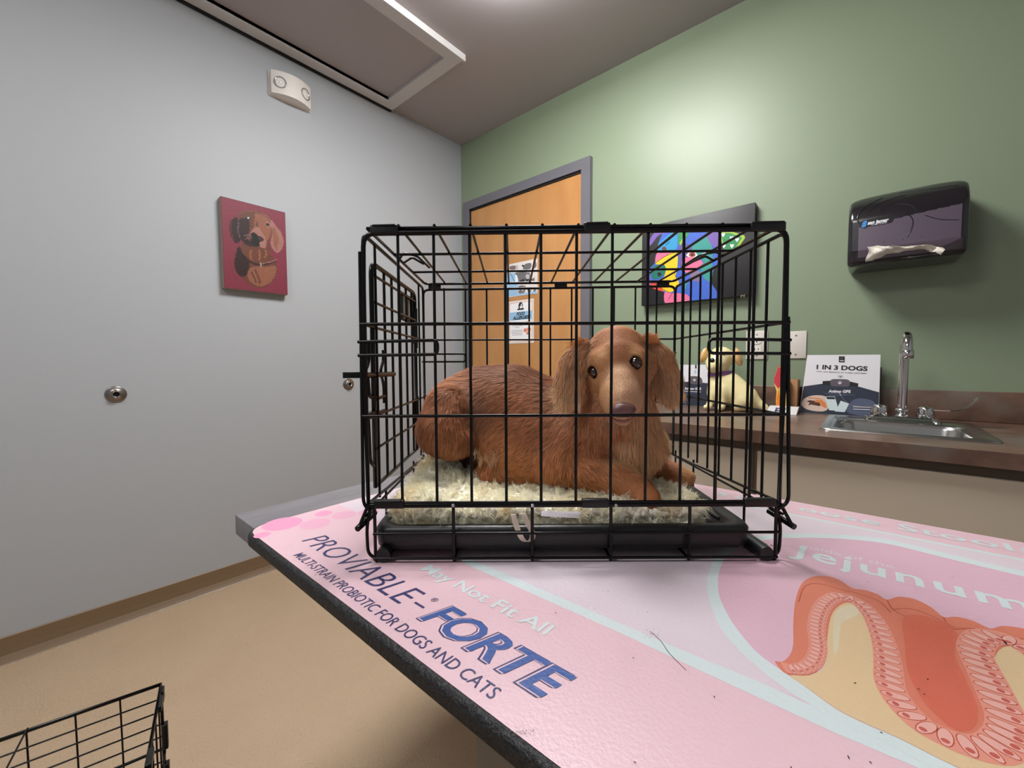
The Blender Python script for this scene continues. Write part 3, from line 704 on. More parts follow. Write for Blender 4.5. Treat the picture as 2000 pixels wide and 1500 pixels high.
   # tail curled along the rump
# near foreleg
chain([ball(1125, 862, .765, .058), ball(1090, 900, .745, .038)], .025)
chain([ball(1090, 905, .745, .033), ball(1150, 920, .725, .031), ball(1205, 940, .70, .027), ball(1245, 962, .668, .0225), ball(1264, 972, .652, .020)], .012)
for ox, oy in ((1252, 977), (1264, 979), (1275, 976)): chain([ball(ox - 6, oy - 6, .650, .010), ball(ox, oy, .642, .0085)], .004)
# far foreleg
chain([ball(1235, 895, .80, .04), ball(1275, 915, .79, .027), ball(1318, 928, .77, .019), ball(1338, 934, .758, .0165)], .012)
for ox, oy in ((1338, 938), (1346, 936), (1350, 930)): chain([ball(ox - 6, oy - 2, .757, .009), ball(ox, oy, .752, .0075)], .004)
# chest and neck
chain([ball(1160, 845, .775, .066), ball(1190, 790, .76, .060), ball(1208, 735, .745, .056)], .03)
chain([ball(1232, 815, .76, .045), ball(1240, 870, .755, .046), ball(1238, 915, .75, .028)], .025)
# head
HC = D(1206, 700, .725)
hd = D(1216, 791, .630) - HC; hd = hd / np.linalg.norm(hd)
hr = D(1241, 708, .66) - D(1161, 725, .66); hr = hr - hd * (hr @ hd); hr = hr / np.linalg.norm(hr)   # from her right eye to her left
hup = np.cross(hr, hd); hup = hup if hup[2] > 0 else -hup
def H(x, y, z): return HC + hr * x + hup * y + hd * z      # head frame: across, up, towards the nose
chain([(H(0, -.002, -.012), .0515), (H(0, .000, .018), .048)], .02)
chain([(H(0, -.004, .026), .038), (H(0, -.006, .058), .0290), (H(0, -.008, .090), .0290), (H(0, -.010, .108), .0262)], .014)
chain([(H(0, -.020, .045), .028), (H(0, -.033, .112), .0145)], .008); chain([(H(0, .018, .040), .020), (H(0, .0125, .075), .0145), (H(0, .0085, .108), .0125)], .010)      # jaw
for s in (-1, 1):
    chain([(H(s * .030, .018, .030), .016), (H(s * .026, .022, .042), .012)], .012)   # brow
    chain([(H(s * .036, -.008, .016), .024), (H(s * .027, -.018, .044), .014)], .014)  # cheek
    chain([(H(s * .013, -.015, .102), .0165), (H(s * .019, -.020, .082), .016)], .008)  # lip
ears = []
for pts in ([(1141, 676, .728, .015, .008), (1124, 706, .715, .021, .007), (1113, 745, .707, .022, .006), (1106, 782, .700, .016, .005)],
            [(1266, 668, .73, .015, .009), (1286, 704, .722, .022, .008), (1298, 742, .717, .024, .007), (1309, 772, .716, .016, .005)]): ears.append([(D(a, b, c), w, t) for a, b, c, w, t in pts])
def sd_ear(P, E_):
    out = None
    for (a, wa, ta), (b, wb, tb) in zip(E_[:-1], E_[1:]):
        ab = b - a; L = ab @ ab; t = np.clip(((P - a) @ ab) / L, 0, 1); c = a + t[..., None] * ab; q = P - c
        nrm = np.cross(ab / math.sqrt(L), np.array([1., -.25, 0])); nrm = nrm / np.linalg.norm(nrm)
        side_ = np.cross(nrm, ab / math.sqrt(L)); w = wa + (wb - wa) * t; th = ta + (tb - ta) * t
        x = (q @ side_) / w; y = (q @ nrm) / th; z = (q @ (ab / math.sqrt(L))) / w
        d = (np.sqrt(x * x + y * y + z * z) - 1) * th; out = d if out is None else smin(out, d, .006)
    return out
EYES = [D(1161, 726, .655), D(1241, 709, .655)]
eye_c = []
def dog_sd(P):
    d = None
    for a, b, ra, rb, k in cones:
        q = sd_cone(P, a, b, ra, rb); d = q if d is None else smin(d, q, k)
    for e in ears: d = smin(d, sd_ear(P, e), .008)
    for c in eye_c: d = -smin(-d, np.linalg.norm(P - c, axis=-1) - .0092, .004)
    if eye_c:   # lids, stop, mouth
        d = -smin(-d, sd_cone(P, H(-.020, -.0225, .124), H(.020, -.0225, .124), .0022, .0022), .004)
        d = -smin(-d, sd_cone(P, H(0, -.014, .134), H(0, -.030, .132), .0016, .0016), .003)
    return d
def march(px_, py_, t0=.45):
    d0 = ray(px_, py_); dl = np.array([d0 @ U, d0 @ V, d0[2]]); dl = dl / np.linalg.norm(dl); o = np.array([0, 0, CAM[2] - ZT]); t = t0
    for _ in range(200):
        s = float(dog_sd((o + dl * t)[None])[0]); t += max(s * .8, .0002)
        if s < .0004: break
    return o + dl * t, dl
for px_, py_ in ((1161, 726), (1241, 709)):
    p, dl = march(px_, py_); eye_c.append(p + dl * .0060)
lo = D(810, 960, .80); 
vs, fs = nets(dog_sd, (-.20, .60, .055), (.345, .985, .380), .0042)
dloc = (float(HC[0]) - .12, .78, .075)
dorg = U * dloc[0] + V * dloc[1]; dorg[2] = ZT + dloc[2]
dog = empty('dog', dorg, YAW, label='long-haired red-brown dachshund lying on the cream fleece inside the wire crate, facing the camera', cat='dog')
DL = np.array(dloc)
# smooth normals from the distance field
def grad(P, e=.0015):
    g = np.stack([dog_sd(P + np.eye(3)[i] * e) - dog_sd(P - np.eye(3)[i] * e) for i in range(3)], 1); return g / (np.linalg.norm(g, axis=1, keepdims=True) + 1e-9)
# coat anchors: position, hair direction, length, colour
def C3(*c): return np.array(lin(c))
K_back, K_body, K_thigh, K_leg, K_tan, K_muz, K_ear, K_earl, K_chest, K_shade, K_crown = (C3(150, 102, 80), C3(186, 124, 88), C3(190, 128, 92), C3(208, 142, 96), C3(216, 164, 118), C3(232, 190, 154), C3(196, 146, 108), C3(228, 190, 148), C3(240, 198, 152), C3(44, 22, 16), C3(188, 128, 92))  # near-black tone is painted shade; chest tan is lightened to mimic frontal light
A_ = []
def anc(px_, py_, v, d, L, c, wt=1.0): A_.append((D(px_, py_, v), np.array(d, float), L, c, wt))
anc(960, 715, .86, (-1, .1, -.15), .020, K_back); anc(1040, 730, .83, (-1, .1, .1), .020, K_back); anc(1090, 770, .79, (-1, 0, .05), .022, K_back)
anc(900, 745, .84, (-.8, 0, -.6), .018, K_body); anc(850, 790, .85, (-.5, 0, -1), .016, K_body)
anc(1000, 800, .78, (-1, 0, -.35), .016, K_body); anc(1060, 850, .75, (-1, 0, -.4), .015, K_body); anc(980, 870, .77, (-.9, 0, -.6), .013, K_leg); anc(1010, 900, .76, (-.9, 0, -.3), .012, K_leg * 1.1); anc(1040, 910, .76, (-.9, 0, -.3), .018, K_leg)
anc(1130, 850, .73, (-.8, 0, -.6), .018, K_body); anc(940, 810, .80, (-.7, 0, -.8), .020, K_back)
anc(870, 820, .76, (-.35, 0, -1), .014, K_thigh); anc(885, 870, .75, (-.1, 0, -1), .014, K_thigh); anc(840, 860, .79, (-.2, 0, -1), .014, K_body); anc(862, 893, .79, (.2, 0, -1), .012, K_shade); anc(900, 900, .79, (.2, 0, -1), .012, K_shade); anc(930, 893, .80, (.2, 0, -1), .012, K_shade)  # near-black anchors paint the shade of the cavity under the thigh
anc(955, 905, .76, (-.3, -.2, -1), .018, K_leg); anc(985, 930, .76, (1, 0, -.2), .012, K_leg)
anc(1090, 905, .72, (-.3, -.2, -.8), .02, K_leg); anc(1150, 925, .70, (.9, -.3, -.35), .012, K_leg); anc(1210, 945, .68, (.8, -.5, -.5), .010, K_leg); anc(1262, 972, .64, (.6, -.5, -.6), .006, K_leg)
anc(1300, 925, .76, (1, -.2, -.2), .010, K_body); anc(1342, 934, .75, (1, -.1, -.2), .006, K_tan)
anc(1150, 800, .72, (-.3, 0, -1), .018, K_body); anc(1175, 870, .71, (.2, 0, -1), .02, K_body)
anc(1210, 860, .70, (.1, 0, -1), .022, K_leg); anc(1250, 850, .71, (.25, -.1, -1), .030, K_chest); anc(1245, 900, .71, (.15, -.1, -1), .030, K_chest); anc(1225, 880, .70, (.15, -.1, -1), .026, K_chest); anc(1260, 820, .71, (.2, -.1, -1), .026, K_chest); anc(925, 800, .84, (-.7, 0, -.8), .022, K_shade * 1.6); anc(1275, 850, .75, (.4, 0, -1), .034, K_chest)  # the dark flank anchor paints shade into the hollow between thigh and ribs
for (x, y, z, d, L, c) in ((0, .05, -.01, -hd + hup * .2, .006, K_crown), (0, .045, .03, -hd + hup * .5, .0045, K_crown), (-.03, .03, .02, -hd - hr * .5, .006, K_crown), (.03, .03, .02, -hd + hr * .5, .006, K_crown),
        (-.028, .036, .03, -hd + hup * .4, .004, K_tan), (.028, .036, .03, -hd + hup * .4, .004, K_tan), (0, .030, .045, -hd + hup * .4, .004, K_crown), (0, .02, .07, -hd * .9 + hup * .3, .0022, K_muz), (0, .01, .10, -hd, .0018, K_muz), (-.022, -.01, .09, -hd - hup * .3, .003, K_tan), (.022, -.01, .09, -hd - hup * .3, .003, K_muz), (-.03, -.01, .055, -hd - hr * .3 - hup * .3, .005, K_tan), (.03, -.01, .055, -hd + hr * .3 - hup * .3, .005, K_tan),
        (-.045, -.01, .01, -hd - hup * .5, .010, K_body), (.045, -.01, .01, -hd - hup * .5, .010, K_tan), (0, -.04, .09, -hd * .6 - hup * .4, .004, K_muz), (-.03, .022, .045, -hd * .8 + hup * .5, .004, K_tan), (.03, .022, .045, -hd * .8 + hup * .5, .004, K_tan)):
    A_.append((H(x, y, z), d, L, c, 1.0))
for ei, e in enumerate(ears):
    for k, (p, w, t) in enumerate(e): A_.append((p + np.array([0, -.012, 0]), np.array([-.15 if ei == 0 else .15, -.05, -1]) + (0 if k else 1) * np.array([(-.6 if ei == 0 else .6), 0, .3]), [.012, .016, .018, .018][k], [K_ear, K_ear, (K_ear * .5 + K_earl * .5), K_earl][k], 1.0))
AP = np.array([a[0] for a in A_]); AD = np.array([a[1] / np.linalg.norm(a[1]) for a in A_]); AL = np.array([a[2] for a in A_]); AC = np.array([a[3] for a in A_])
def coat(P):
    out = []
    for i in range(0, len(P), 20000):
        q = P[i:i + 20000]; d2 = ((q[:, None] - AP[None]) ** 2).sum(-1) + 1e-6; w = d2 ** -2.2; w /= w.sum(1, keepdims=True)
        ch_ = np.clip(1.25 - sd_cone(q, D(1226, 828, .72), D(1240, 925, .72), .022, .020) / .022, 0, 1)[:, None] * (q[:, 1] < .80)[:, None] * (((q - HC) @ hd < .02) | (q[:, 2] < .17))[:, None]
        out.append(np.concatenate([w @ AD * (1 - ch_ * .8) + ch_ * np.array([[.15, -.1, -1]]), (w @ AL)[:, None] * (1 - ch_) + ch_ * .024, w @ AC * (1 - ch_) + ch_ * K_chest], 1))
    return np.concatenate(out)
def vnoise(P, f, seed=0):   # cheap smooth noise
    s = np.zeros(len(P)); r_ = np.random.default_rng(seed)
    for k in range(5):
        d = r_.normal(size=3); d *= f / np.linalg.norm(d) * (1 + .4 * k); s += np.sin(P @ d + r_.uniform(0, 6))
    return s / 5
nose_c = H(0, -.001, .1325); 
def face_col(P, col):
    # dark rims round the eyes, bare mauve-brown lips
    c = col.copy()
    for e in eye_c:
        w = np.clip(1 - (np.linalg.norm(P - e, axis=1) - .0102) / .004, 0, 1)[:, None]; c = c * (1 - w) + C3(52, 26, 18) * w
    lipc = H(0, -.026, .120); q = P - lipc; w = (np.clip(1 - np.abs(q @ hup) / .0080, 0, 1) * np.clip((.019 - np.abs(q @ hr)) / .004, 0, 1) * (np.abs(q @ hd) < .03))[:, None] ** .5
    return c * (1 - w) + C3(128, 84, 82) * w
cb_ = coat(vs); colb = cb_[:, 4:7] * (1 + .12 * vnoise(vs, 160)[:, None]) * np.clip(1.04 - cb_[:, 3:4] * 30, .5, 1.0); colb = face_col(vs, colb)  # skin darkened under longer hair, painting shade into gaps between strands
m_fur = mat('fur coat', (150, 80, 45), .6, spec=.3, attr=True)
m_skin = mat('short coat skin', (150, 80, 45), .9, spec=.1, attr=True)
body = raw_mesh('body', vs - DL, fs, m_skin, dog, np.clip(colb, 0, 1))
# fur strands
tri = np.concatenate([fs[:, [0, 1, 2]], fs[:, [0, 2, 3]]]); a, b, c = vs[tri[:, 0]], vs[tri[:, 1]], vs[tri[:, 2]]
area = np.linalg.norm(np.cross(b - a, c - a), axis=1) / 2; cen = (a + b + c) / 3
camp = np.array([0, 0, CAM[2] - ZT])
g_ = grad(cen); face = ((camp - cen) * g_).sum(1) / np.linalg.norm(camp - cen, axis=1)
wgt = area * np.where(face > -.3, 1, .25)            # the far side keeps a thinner coat
hz = np.exp(-(((cen - HC) ** 2).sum(1)) / .075 ** 2); wgt = wgt * (1 + 2.6 * hz)
NS = 125000; pick = rng.choice(len(tri), NS, p=wgt / wgt.sum()); r1_, r2_ = rng.random(NS), rng.random(NS); fl = r1_ + r2_ > 1; r1_[fl], r2_[fl] = 1 - r1_[fl], 1 - r2_[fl]
P = a[pick] + (b[pick] - a[pick]) * r1_[:, None] + (c[pick] - a[pick]) * r2_[:, None]; Nn = grad(P)
K = coat(P); Dv = K[:, :3]; Lh = K[:, 3].copy(); Cc = K[:, 4:7]
keep = np.ones(NS, bool)
for e in eye_c: keep &= np.linalg.norm(P - e, axis=1) > .0118
keep &= np.linalg.norm(P - nose_c, axis=1) > .0165
lq = P - H(0, -.026, .120); keep &= ~((np.abs(lq @ hup) < .0068) & (np.abs(lq @ hr) < .019) & (np.abs(lq @ hd) < .03))
P, Nn, Dv, Lh, Cc = P[keep], Nn[keep], Dv[keep], Lh[keep], Cc[keep]; n_ = len(P)
for e in eye_c:
    de = np.linalg.norm(P - e, axis=1); Lh = np.where(de < .024, np.minimum(Lh, .0015 + (de - .0115) * .35), Lh)
T = Dv - Nn * (Dv * Nn).sum(1, keepdims=True); T /= np.linalg.norm(T, axis=1, keepdims=True) + 1e-9
cl = np.stack([vnoise(P, 420, s) for s in (1, 2, 3)], 1) * .55 + np.stack([vnoise(P, 120, s) for s in (4, 5, 6)], 1) * .35
T = T + cl * .45 + rng.normal(size=(n_, 3)) * .12; T -= Nn * (T * Nn).sum(1, keepdims=True); T /= np.linalg.norm(T, axis=1, keepdims=True)
lift = .42 + .22 * rng.random(n_); Lh = np.where((((P - HC) @ hd) > .03) & (np.linalg.norm(P - HC, axis=1) < .16), np.maximum(Lh, .0036), Lh); lift = lift * np.clip(.3 + Lh * 60, .3, 1); d0 = T + Nn * lift[:, None]; d0 /= np.linalg.norm(d0, axis=1, keepdims=True)
Ln = Lh * (.6 + .6 * rng.random(n_)) * (1 + .25 * vnoise(P, 300, 9))
side_ = np.cross(d0, Nn); side_ /= np.linalg.norm(side_, axis=1, keepdims=True)
grav = np.tile([0, 0, -.3], (n_, 1)); grav -= Nn * (grav * Nn).sum(1, keepdims=True); bend = -Nn * .42 + grav + rng.normal(size=(n_, 3)) * .08
W_ = np.clip(.00055 + Ln * .025, 0, .0011)
rv, rq, per = ribbons(P, d0, side_, Ln, W_, bend, 4)
cell = np.floor((P + np.stack([vnoise(P, 260, q) for q in (51, 52, 53)], 1) * .003) / .0062).astype(np.int64); key = cell[:, 0] * 73856093 ^ cell[:, 1] * 19349663 ^ cell[:, 2] * 83492791
_, inv = np.unique(key, return_inverse=True); nk = inv.max() + 1; cnt_ = np.bincount(inv, minlength=nk)[:, None]
cenk = np.stack([np.bincount(inv, P[:, q], nk) for q in range(3)], 1) / cnt_; ktone = rng.normal(size=nk) * .12; kdir = rng.normal(size=(nk, 3)) * .20
pull = (cenk[inv] - P) / np.maximum(Ln, .003)[:, None]; pull -= d0 * (pull * d0).sum(1, keepdims=True); longf = np.clip((Ln - .004) / .008, 0, 1)[:, None]
bend = bend + pull * 1.3 * longf; d0 = d0 + kdir[inv] * longf; d0 /= np.linalg.norm(d0, axis=1, keepdims=True)
tone = (1 + ktone[inv] * longf[:, 0] + .14 * vnoise(P, 500, 12) * (.3 + .7 * longf[:, 0]) + .10 * vnoise(P, 90, 13) + rng.normal(size=n_) * (.04 + .06 * longf[:, 0]))[:, None]
gold = np.clip(rng.normal(size=n_) * .10 + .06, 0, .4)[:, None]
base = Cc * tone * (1 - gold) + C3(214, 150, 96) * gold
rc = np.repeat(base, per, 0); tipm = 1 + np.tile(np.repeat(np.linspace(-.34, .26, per // 2), 2), n_)[:, None] * np.repeat(.25 + .75 * longf, per, 0)
fur = raw_mesh('fur', rv - DL, rq, m_fur, dog, np.clip(rc * tipm, 0, 1), smooth=True, kind='stuff')
# long wavy feathering on the ears, throat and belly, grown in locks
lock_r, lock_d, lock_L, lock_c, lock_n, lock_w = [], [], [], [], [], []
def locks(p, d, L, c, n=26, spread=.004, wave=.5):
    for _ in range(n):
        lock_r.append(p + rng.normal(size=3) * spread * np.array([1, .6, 1])); lock_d.append(np.array(d) + rng.normal(size=3) * .07); lock_L.append(L * rng.uniform(.7, 1.1)); lock_c.append(c * rng.uniform(.8, 1.25)); lock_w.append(wave)
for ei, (e, s) in enumerate(zip(ears, (-1, 1))):
    for k in range(56):
        t = rng.uniform(.15, 3.0); i = min(int(t), 2); u_ = t - i; (p0, w0, _), (p1, w1, _) = e[i], e[i + 1]
        p = p0 + (p1 - p0) * u_; w = w0 + (w1 - w0) * u_; off = rng.uniform(-.95, 1.0)
        p = p + np.array([off * w, -.007 - .004 * (1 - abs(off)), 0]); outer = off * s
        d = np.array([off * .22 + s * .12, -.12, -1]); L = rng.uniform(.022, .036) * (1.0 if t < 2 else .62)
        cc = K_ear * (1 - t / 3) + K_earl * (t / 3); cc = cc * (1.15 if outer > .4 else .85)
        locks(p, d, L, cc, 30, .0032, .35)
for k in range(16): locks(D(1104 + rng.uniform(-6, 5), 776 + rng.uniform(-18, 14), .6985), (-1, -.12, -.05 + rng.uniform(-.35, .5)), rng.uniform(.034, .052), K_earl * 1.15, 10, .0012, 1.7)   # curls at the ear tip
for k in range(7): locks(D(1124 + rng.uniform(-4, 8), 770, .69), (.02, 0, -1), rng.uniform(.030, .042), C3(226, 206, 176), 8, .0015, .9)
for k in range(30): locks(D(rng.uniform(1240, 1284), rng.uniform(800, 880), rng.uniform(.72, .745)), (.28, -.1, -1), rng.uniform(.024, .040), K_chest * rng.uniform(.9, 1.25), 26, .004, .3)
for k in range(9): locks(D(rng.uniform(930, 972), rng.uniform(880, 905), .754), (rng.uniform(-.7, .2), -.25, -1), rng.uniform(.014, .026), C3(226, 184, 146), 16, .0028, .9)
for k in range(10): locks(D(rng.uniform(1255, 1284), rng.uniform(655, 668), .712), (.5, 0, rng.uniform(.1, .5)), .012, C3(206, 140, 84), 20, .003, .4)
for k in range(10): locks(D(rng.uniform(1122, 1146), rng.uniform(664, 685), .72), (-.8, -.1, rng.uniform(-.6, .25)), .018, C3(200, 132, 80), 16, .003, .4)
for k in range(12): locks(D(rng.uniform(1080, 1105), rng.uniform(745, 770), .79), (-.9, 0, .1), .022, K_body * 1.2, 18, .004, .8)
P2 = np.array(lock_r); d2 = np.array(lock_d); d2 /= np.linalg.norm(d2, axis=1, keepdims=True); L2 = np.array(lock_L); C2 = np.array(lock_c); w2 = np.array(lock_w); n2 = len(P2)
vw = camp - P2; s2 = np.cross(d2, vw); s2 /= np.linalg.norm(s2, axis=1, keepdims=True); s2 = s2 + rng.normal(size=s2.shape) * .35; s2 /= np.linalg.norm(s2, axis=1, keepdims=True)
nsg = 8; ph = vnoise(P2, 140, 21) * 4; cu = np.zeros((n2, nsg + 1, 3))
for i in range(nsg + 1):
    am = (np.sin(ph + i * 1.1) * w2 * .45)[:, None]; cu[:, i] = np.stack([am[:, 0], am[:, 0] * .4, np.zeros(n2)], 1)
rv, rq, per = ribbons(P2, d2, s2, L2, np.full(n2, .00062), np.array([[0, -.0, -.25]]).repeat(n2, 0), nsg, cu)
feather = raw_mesh('long_hair', rv - DL, rq, m_fur, dog, np.clip(np.repeat(C2, per, 0) * np.tile(np.repeat(np.linspace(.85, 1.15, per // 2), 2), n2)[:, None], 0, 1), smooth=True, kind='stuff')
# nose, eyes, whiskers, claws
def nose_sd(P):
    x = (P - nose_c) @ hr; y = (P - nose_c) @ hup; z = (P - nose_c) @ hd; Q = np.stack([x, y, z], -1)
    d = sd_ell(Q, (0, 0, -.002), (.0192, .0122, .011))
    for s in (-1, 1):
        d = smin(d, sd_ell(Q, (s * .008, -.002, .001), (.0072, .0070, .0075)), .003)
        d = -smin(-d, sd_cone(Q, (s * .0080, -.0030, .0095), (s * .0140, -.0050, .0070), .0030, .0020), .0015)
    d = -smin(-d, sd_cone(Q, (0, .002, .0125), (0, -.012, .0095), .0009, .0009), .0012)
    return d
nv, nf = nets(nose_sd, nose_c - .022, nose_c + .022, .0010)
m_nose = mat('nose leather', (122, 84, 82), .26, spec=.6, bump=(900, .35, .001))
raw_mesh('nose', nv - DL, nf, m_nose, dog, label='mauve-brown nose leather')
m_eye = mat('eye dark', (18, 10, 8), .05, spec=.7, coat=1)
m_iris = mat('iris brown', (58, 32, 20), .1, coat=1)
for e in eye_c:
    mb = MB(); vz = (camp - e); vz = vz / np.linalg.norm(vz); vz = vz * .75 + hd * .25; vz /= np.linalg.norm(vz); rr = .0090
    prof = [(rr * math.sin(t), -rr * math.cos(t)) for t in np.linspace(0.01, math.pi - .75, 14)]
    mb.lathe(prof, e - DL, vz, 24, 0)
    prof = [(rr * math.sin(t), -rr * math.cos(t)) for t in np.linspace(math.pi - .75, math.pi - .42, 5)]; mb.lathe(prof, e - DL, vz, 24, 1)
    prof = [(rr * math.sin(t) + 1e-5, -rr * math.cos(t)) for t in np.linspace(math.pi - .42, math.pi, 6)]; mb.lathe(prof, e - DL, vz, 24, 0)
    mb.build('eye', [m_eye, m_iris], dog)
mb = MB()
for s in (-1, 1):
    for k in range(7):
        p = H(s * rng.uniform(.016, .024), rng.uniform(-.026, -.012), rng.uniform(.085, .108)) - DL; d = hr * s * 1.0 + hup * rng.uniform(-.5, .2) - hd * rng.uniform(0, .5)
        mb.tube([p, p + d * .012, p + d * .024 - hup * .003], [.00022, .0002, .00008], 4)

mb = MB()
for ox, oy, v in ((1255, 983, .641), (1267, 984, .638), (1278, 980, .641)):
    p = D(ox, oy, v) - DL; mb.tube([p, p + (.003, -.004, -.002), p + (.004, -.006, -.006)], [.0016, .0012, .0003], 8)
mb.build('claws', mat('claw horn', (70, 50, 44), .4), dog)

# ------------------------------------------------------------------ fleece pad, folded double
fdl = (.04, .80, .02)
forg = U * fdl[0] + V * fdl[1]; forg[2] = ZT + fdl[2]; FL = np.array(fdl)
fle = empty('fleece_pad', forg, YAW, label='cream shaggy fleece pad folded double in the crate tray under the dog', cat='pad')
PU0, PU1, PV0, PV1 = -.190, .306, .630, .985
def pad_top(x, y):
    n1 = np.sin(x * 38 + 1.3) * np.sin(y * 31 + .4) * .0035 + np.sin(x * 83 + y * 57) * .002
    edge = .014 * np.exp(-((x - PU0 - .05) / .06) ** 2)                      # left side rides up
    return .068 + n1 + edge + .014 * np.clip((y - .70) / .25, 0, 1)
def pad_sd(P):
    x, y, z = P[..., 0], P[..., 1], P[..., 2]; rr = .03
    cu_, cv_ = (PU0 + PU1) / 2, (PV0 + PV1) / 2
    qx = np.abs(x - cu_) - (PU1 - PU0) / 2 + rr; qy = np.abs(y - cv_) - (PV1 - PV0) / 2 + rr
    d2 = np.sqrt(np.maximum(qx, 0) ** 2 + np.maximum(qy, 0) ** 2) + np.minimum(np.maximum(qx, qy), 0) - rr
    top = pad_top(x, y); wav = .003 * np.sin(x * 60) + .002 * np.sin(x * 141 + 1)
    def slab(z0, z1, inset):
        zz = np.maximum(z0 - z, z - z1) + .008; dd = d2 + inset + .008
        return np.sqrt(np.maximum(zz, 0) ** 2 + np.maximum(dd, 0) ** 2) + np.minimum(np.maximum(zz, dd), 0) - .008
    return smin(slab(.053 + wav, top, 0), slab(.024, .050 + wav, .004), .003)
pv, pf = nets(pad_sd, (PU0 - .02, PV0 - .02, .015), (PU1 + .02, PV1 + .02, .115), .005)
ptri = np.concatenate([pf[:, [0, 1, 2]], pf[:, [0, 2, 3]]]); a, b, c = pv[ptri[:, 0]], pv[ptri[:, 1]], pv[ptri[:, 2]]; ar = np.linalg.norm(np.cross(b - a, c - a), axis=1) / 2; nn = np.cross(b - a, c - a); nn /= np.linalg.norm(nn, axis=1, keepdims=True) + 1e-12
cen = (a + b + c) / 3; ndot = nn[:, 2]
up = (pad_sd(cen + nn * .002) > pad_sd(cen)); nn[~up] *= -1
ar = ar * ((nn[:, 2] > -.2) & (cen[:, 2] > .028)) * np.where(cen[:, 1] < .66, 1.6, 1)
K_fl = C3(255, 250, 232)
m_fle = mat('fleece wool', (236, 226, 196), .9, spec=.1, attr=True)
def add_translucency(m, f):
    nt = m.node_tree; b = nt.nodes['Principled BSDF']; o = nt.nodes['Material Output']; t = nt.nodes.new('ShaderNodeBsdfTranslucent'); mx = nt.nodes.new('ShaderNodeMixShader'); mx.inputs[0].default_value = f
    a = [n for n in nt.nodes if n.type == 'ATTRIBUTE'][0]; nt.links.new(a.outputs['Color'], t.inputs['Color']); nt.links.new(b.outputs[0], mx.inputs[1]); nt.links.new(t.outputs[0], mx.inputs[2]); nt.links.new(mx.outputs[0], o.inputs[0])
m_lock = m_fle.copy(); m_lock.name = 'fleece wool fibre'; add_translucency(m_lock, .45); add_translucency(m_fur, .22)
raw_mesh('backing', pv - FL, pf, m_fle, fle, np.clip(np.tile(K_fl * .9, (len(pv), 1)) * (1 + .08 * vnoise(pv, 200, 5)[:, None]), 0, 1))
NT = 9000; pk = rng.choice(len(ptri), NT, p=ar / ar.sum()); r1_, r2_ = rng.random(NT), rng.random(NT); fl = r1_ + r2_ > 1; r1_[fl], r2_[fl] = 1 - r1_[fl], 1 - r2_[fl]
P = a[pk] + (b[pk] - a[pk]) * r1_[:, None] + (c[pk] - a[pk]) * r2_[:, None]; N3 = nn[pk]
ddog = dog_sd(P); okk = ddog > .003; P, N3 = P[okk], N3[okk]; NT = len(P)
dr = np.stack([vnoise(P, 55, 31), vnoise(P, 55, 32), vnoise(P, 55, 33)], 1) * 1.1 + rng.normal(size=(NT, 3)) * .45 + np.array([-.1, -.5, -.25]); dr -= N3 * (dr * N3).sum(1, keepdims=True); dr /= np.linalg.norm(dr, axis=1, keepdims=True)
# each tuft: a short curled woolly lock, six-sided and tapering
nsg = 6; ns = 6; d = dr + N3 * rng.uniform(.25, 1.0, NT)[:, None]; d /= np.linalg.norm(d, axis=1, keepdims=True)
Lt = rng.uniform(.006, .012, NT); Rt = rng.uniform(.0022, .0042, NT); pos = P - N3 * .002; allv = []
sidev = np.cross(d, N3); sidev /= np.linalg.norm(sidev, axis=1, keepdims=True)
for i in range(nsg + 1):
    tt = i / nsg; r_ = Rt * (.75 + .5 * math.sin(math.pi * min(tt * 1.3, 1))) * (1 - tt ** 4) + .0003
    upv = np.cross(sidev, d)
    for j in range(ns):
        an = 2 * math.pi * j / ns; allv.append(pos + sidev * (math.cos(an) * r_)[:, None] + upv * (math.sin(an) * r_)[:, None])
    d = d - N3 * .26 + rng.normal(size=(NT, 3)) * .34; d /= np.linalg.norm(d, axis=1, keepdims=True); sidev = np.cross(d, N3 + rng.normal(size=(NT, 3)) * .05); sidev /= np.linalg.norm(sidev, axis=1, keepdims=True) + 1e-9
    pos = pos + d * (Lt / nsg)[:, None]
    if i == nsg: pass
tv = np.stack(allv, 1).reshape(-1, 3); m_ = ns * (nsg + 1); bs = (np.arange(NT) * m_)[:, None]
tq = np.concatenate([bs + np.array([i * ns + j, i * ns + (j + 1) % ns, (i + 1) * ns + (j + 1) % ns, (i + 1) * ns + j]) for i in range(nsg) for j in range(ns)], 0)
ct = K_fl * (1 + .10 * vnoise(P, 70, 41) + rng.normal(size=NT) * .07)[:, None]; yl = np.clip(vnoise(P, 45, 44) * .9 - .1, 0, .55)[:, None]; ct = ct * (1 - yl) + C3(226, 198, 140) * yl
raw_mesh('wool_tufts', tv - FL, tq, m_fle, fle, np.clip(np.repeat(ct, m_, 0), 0, 1), kind='stuff')
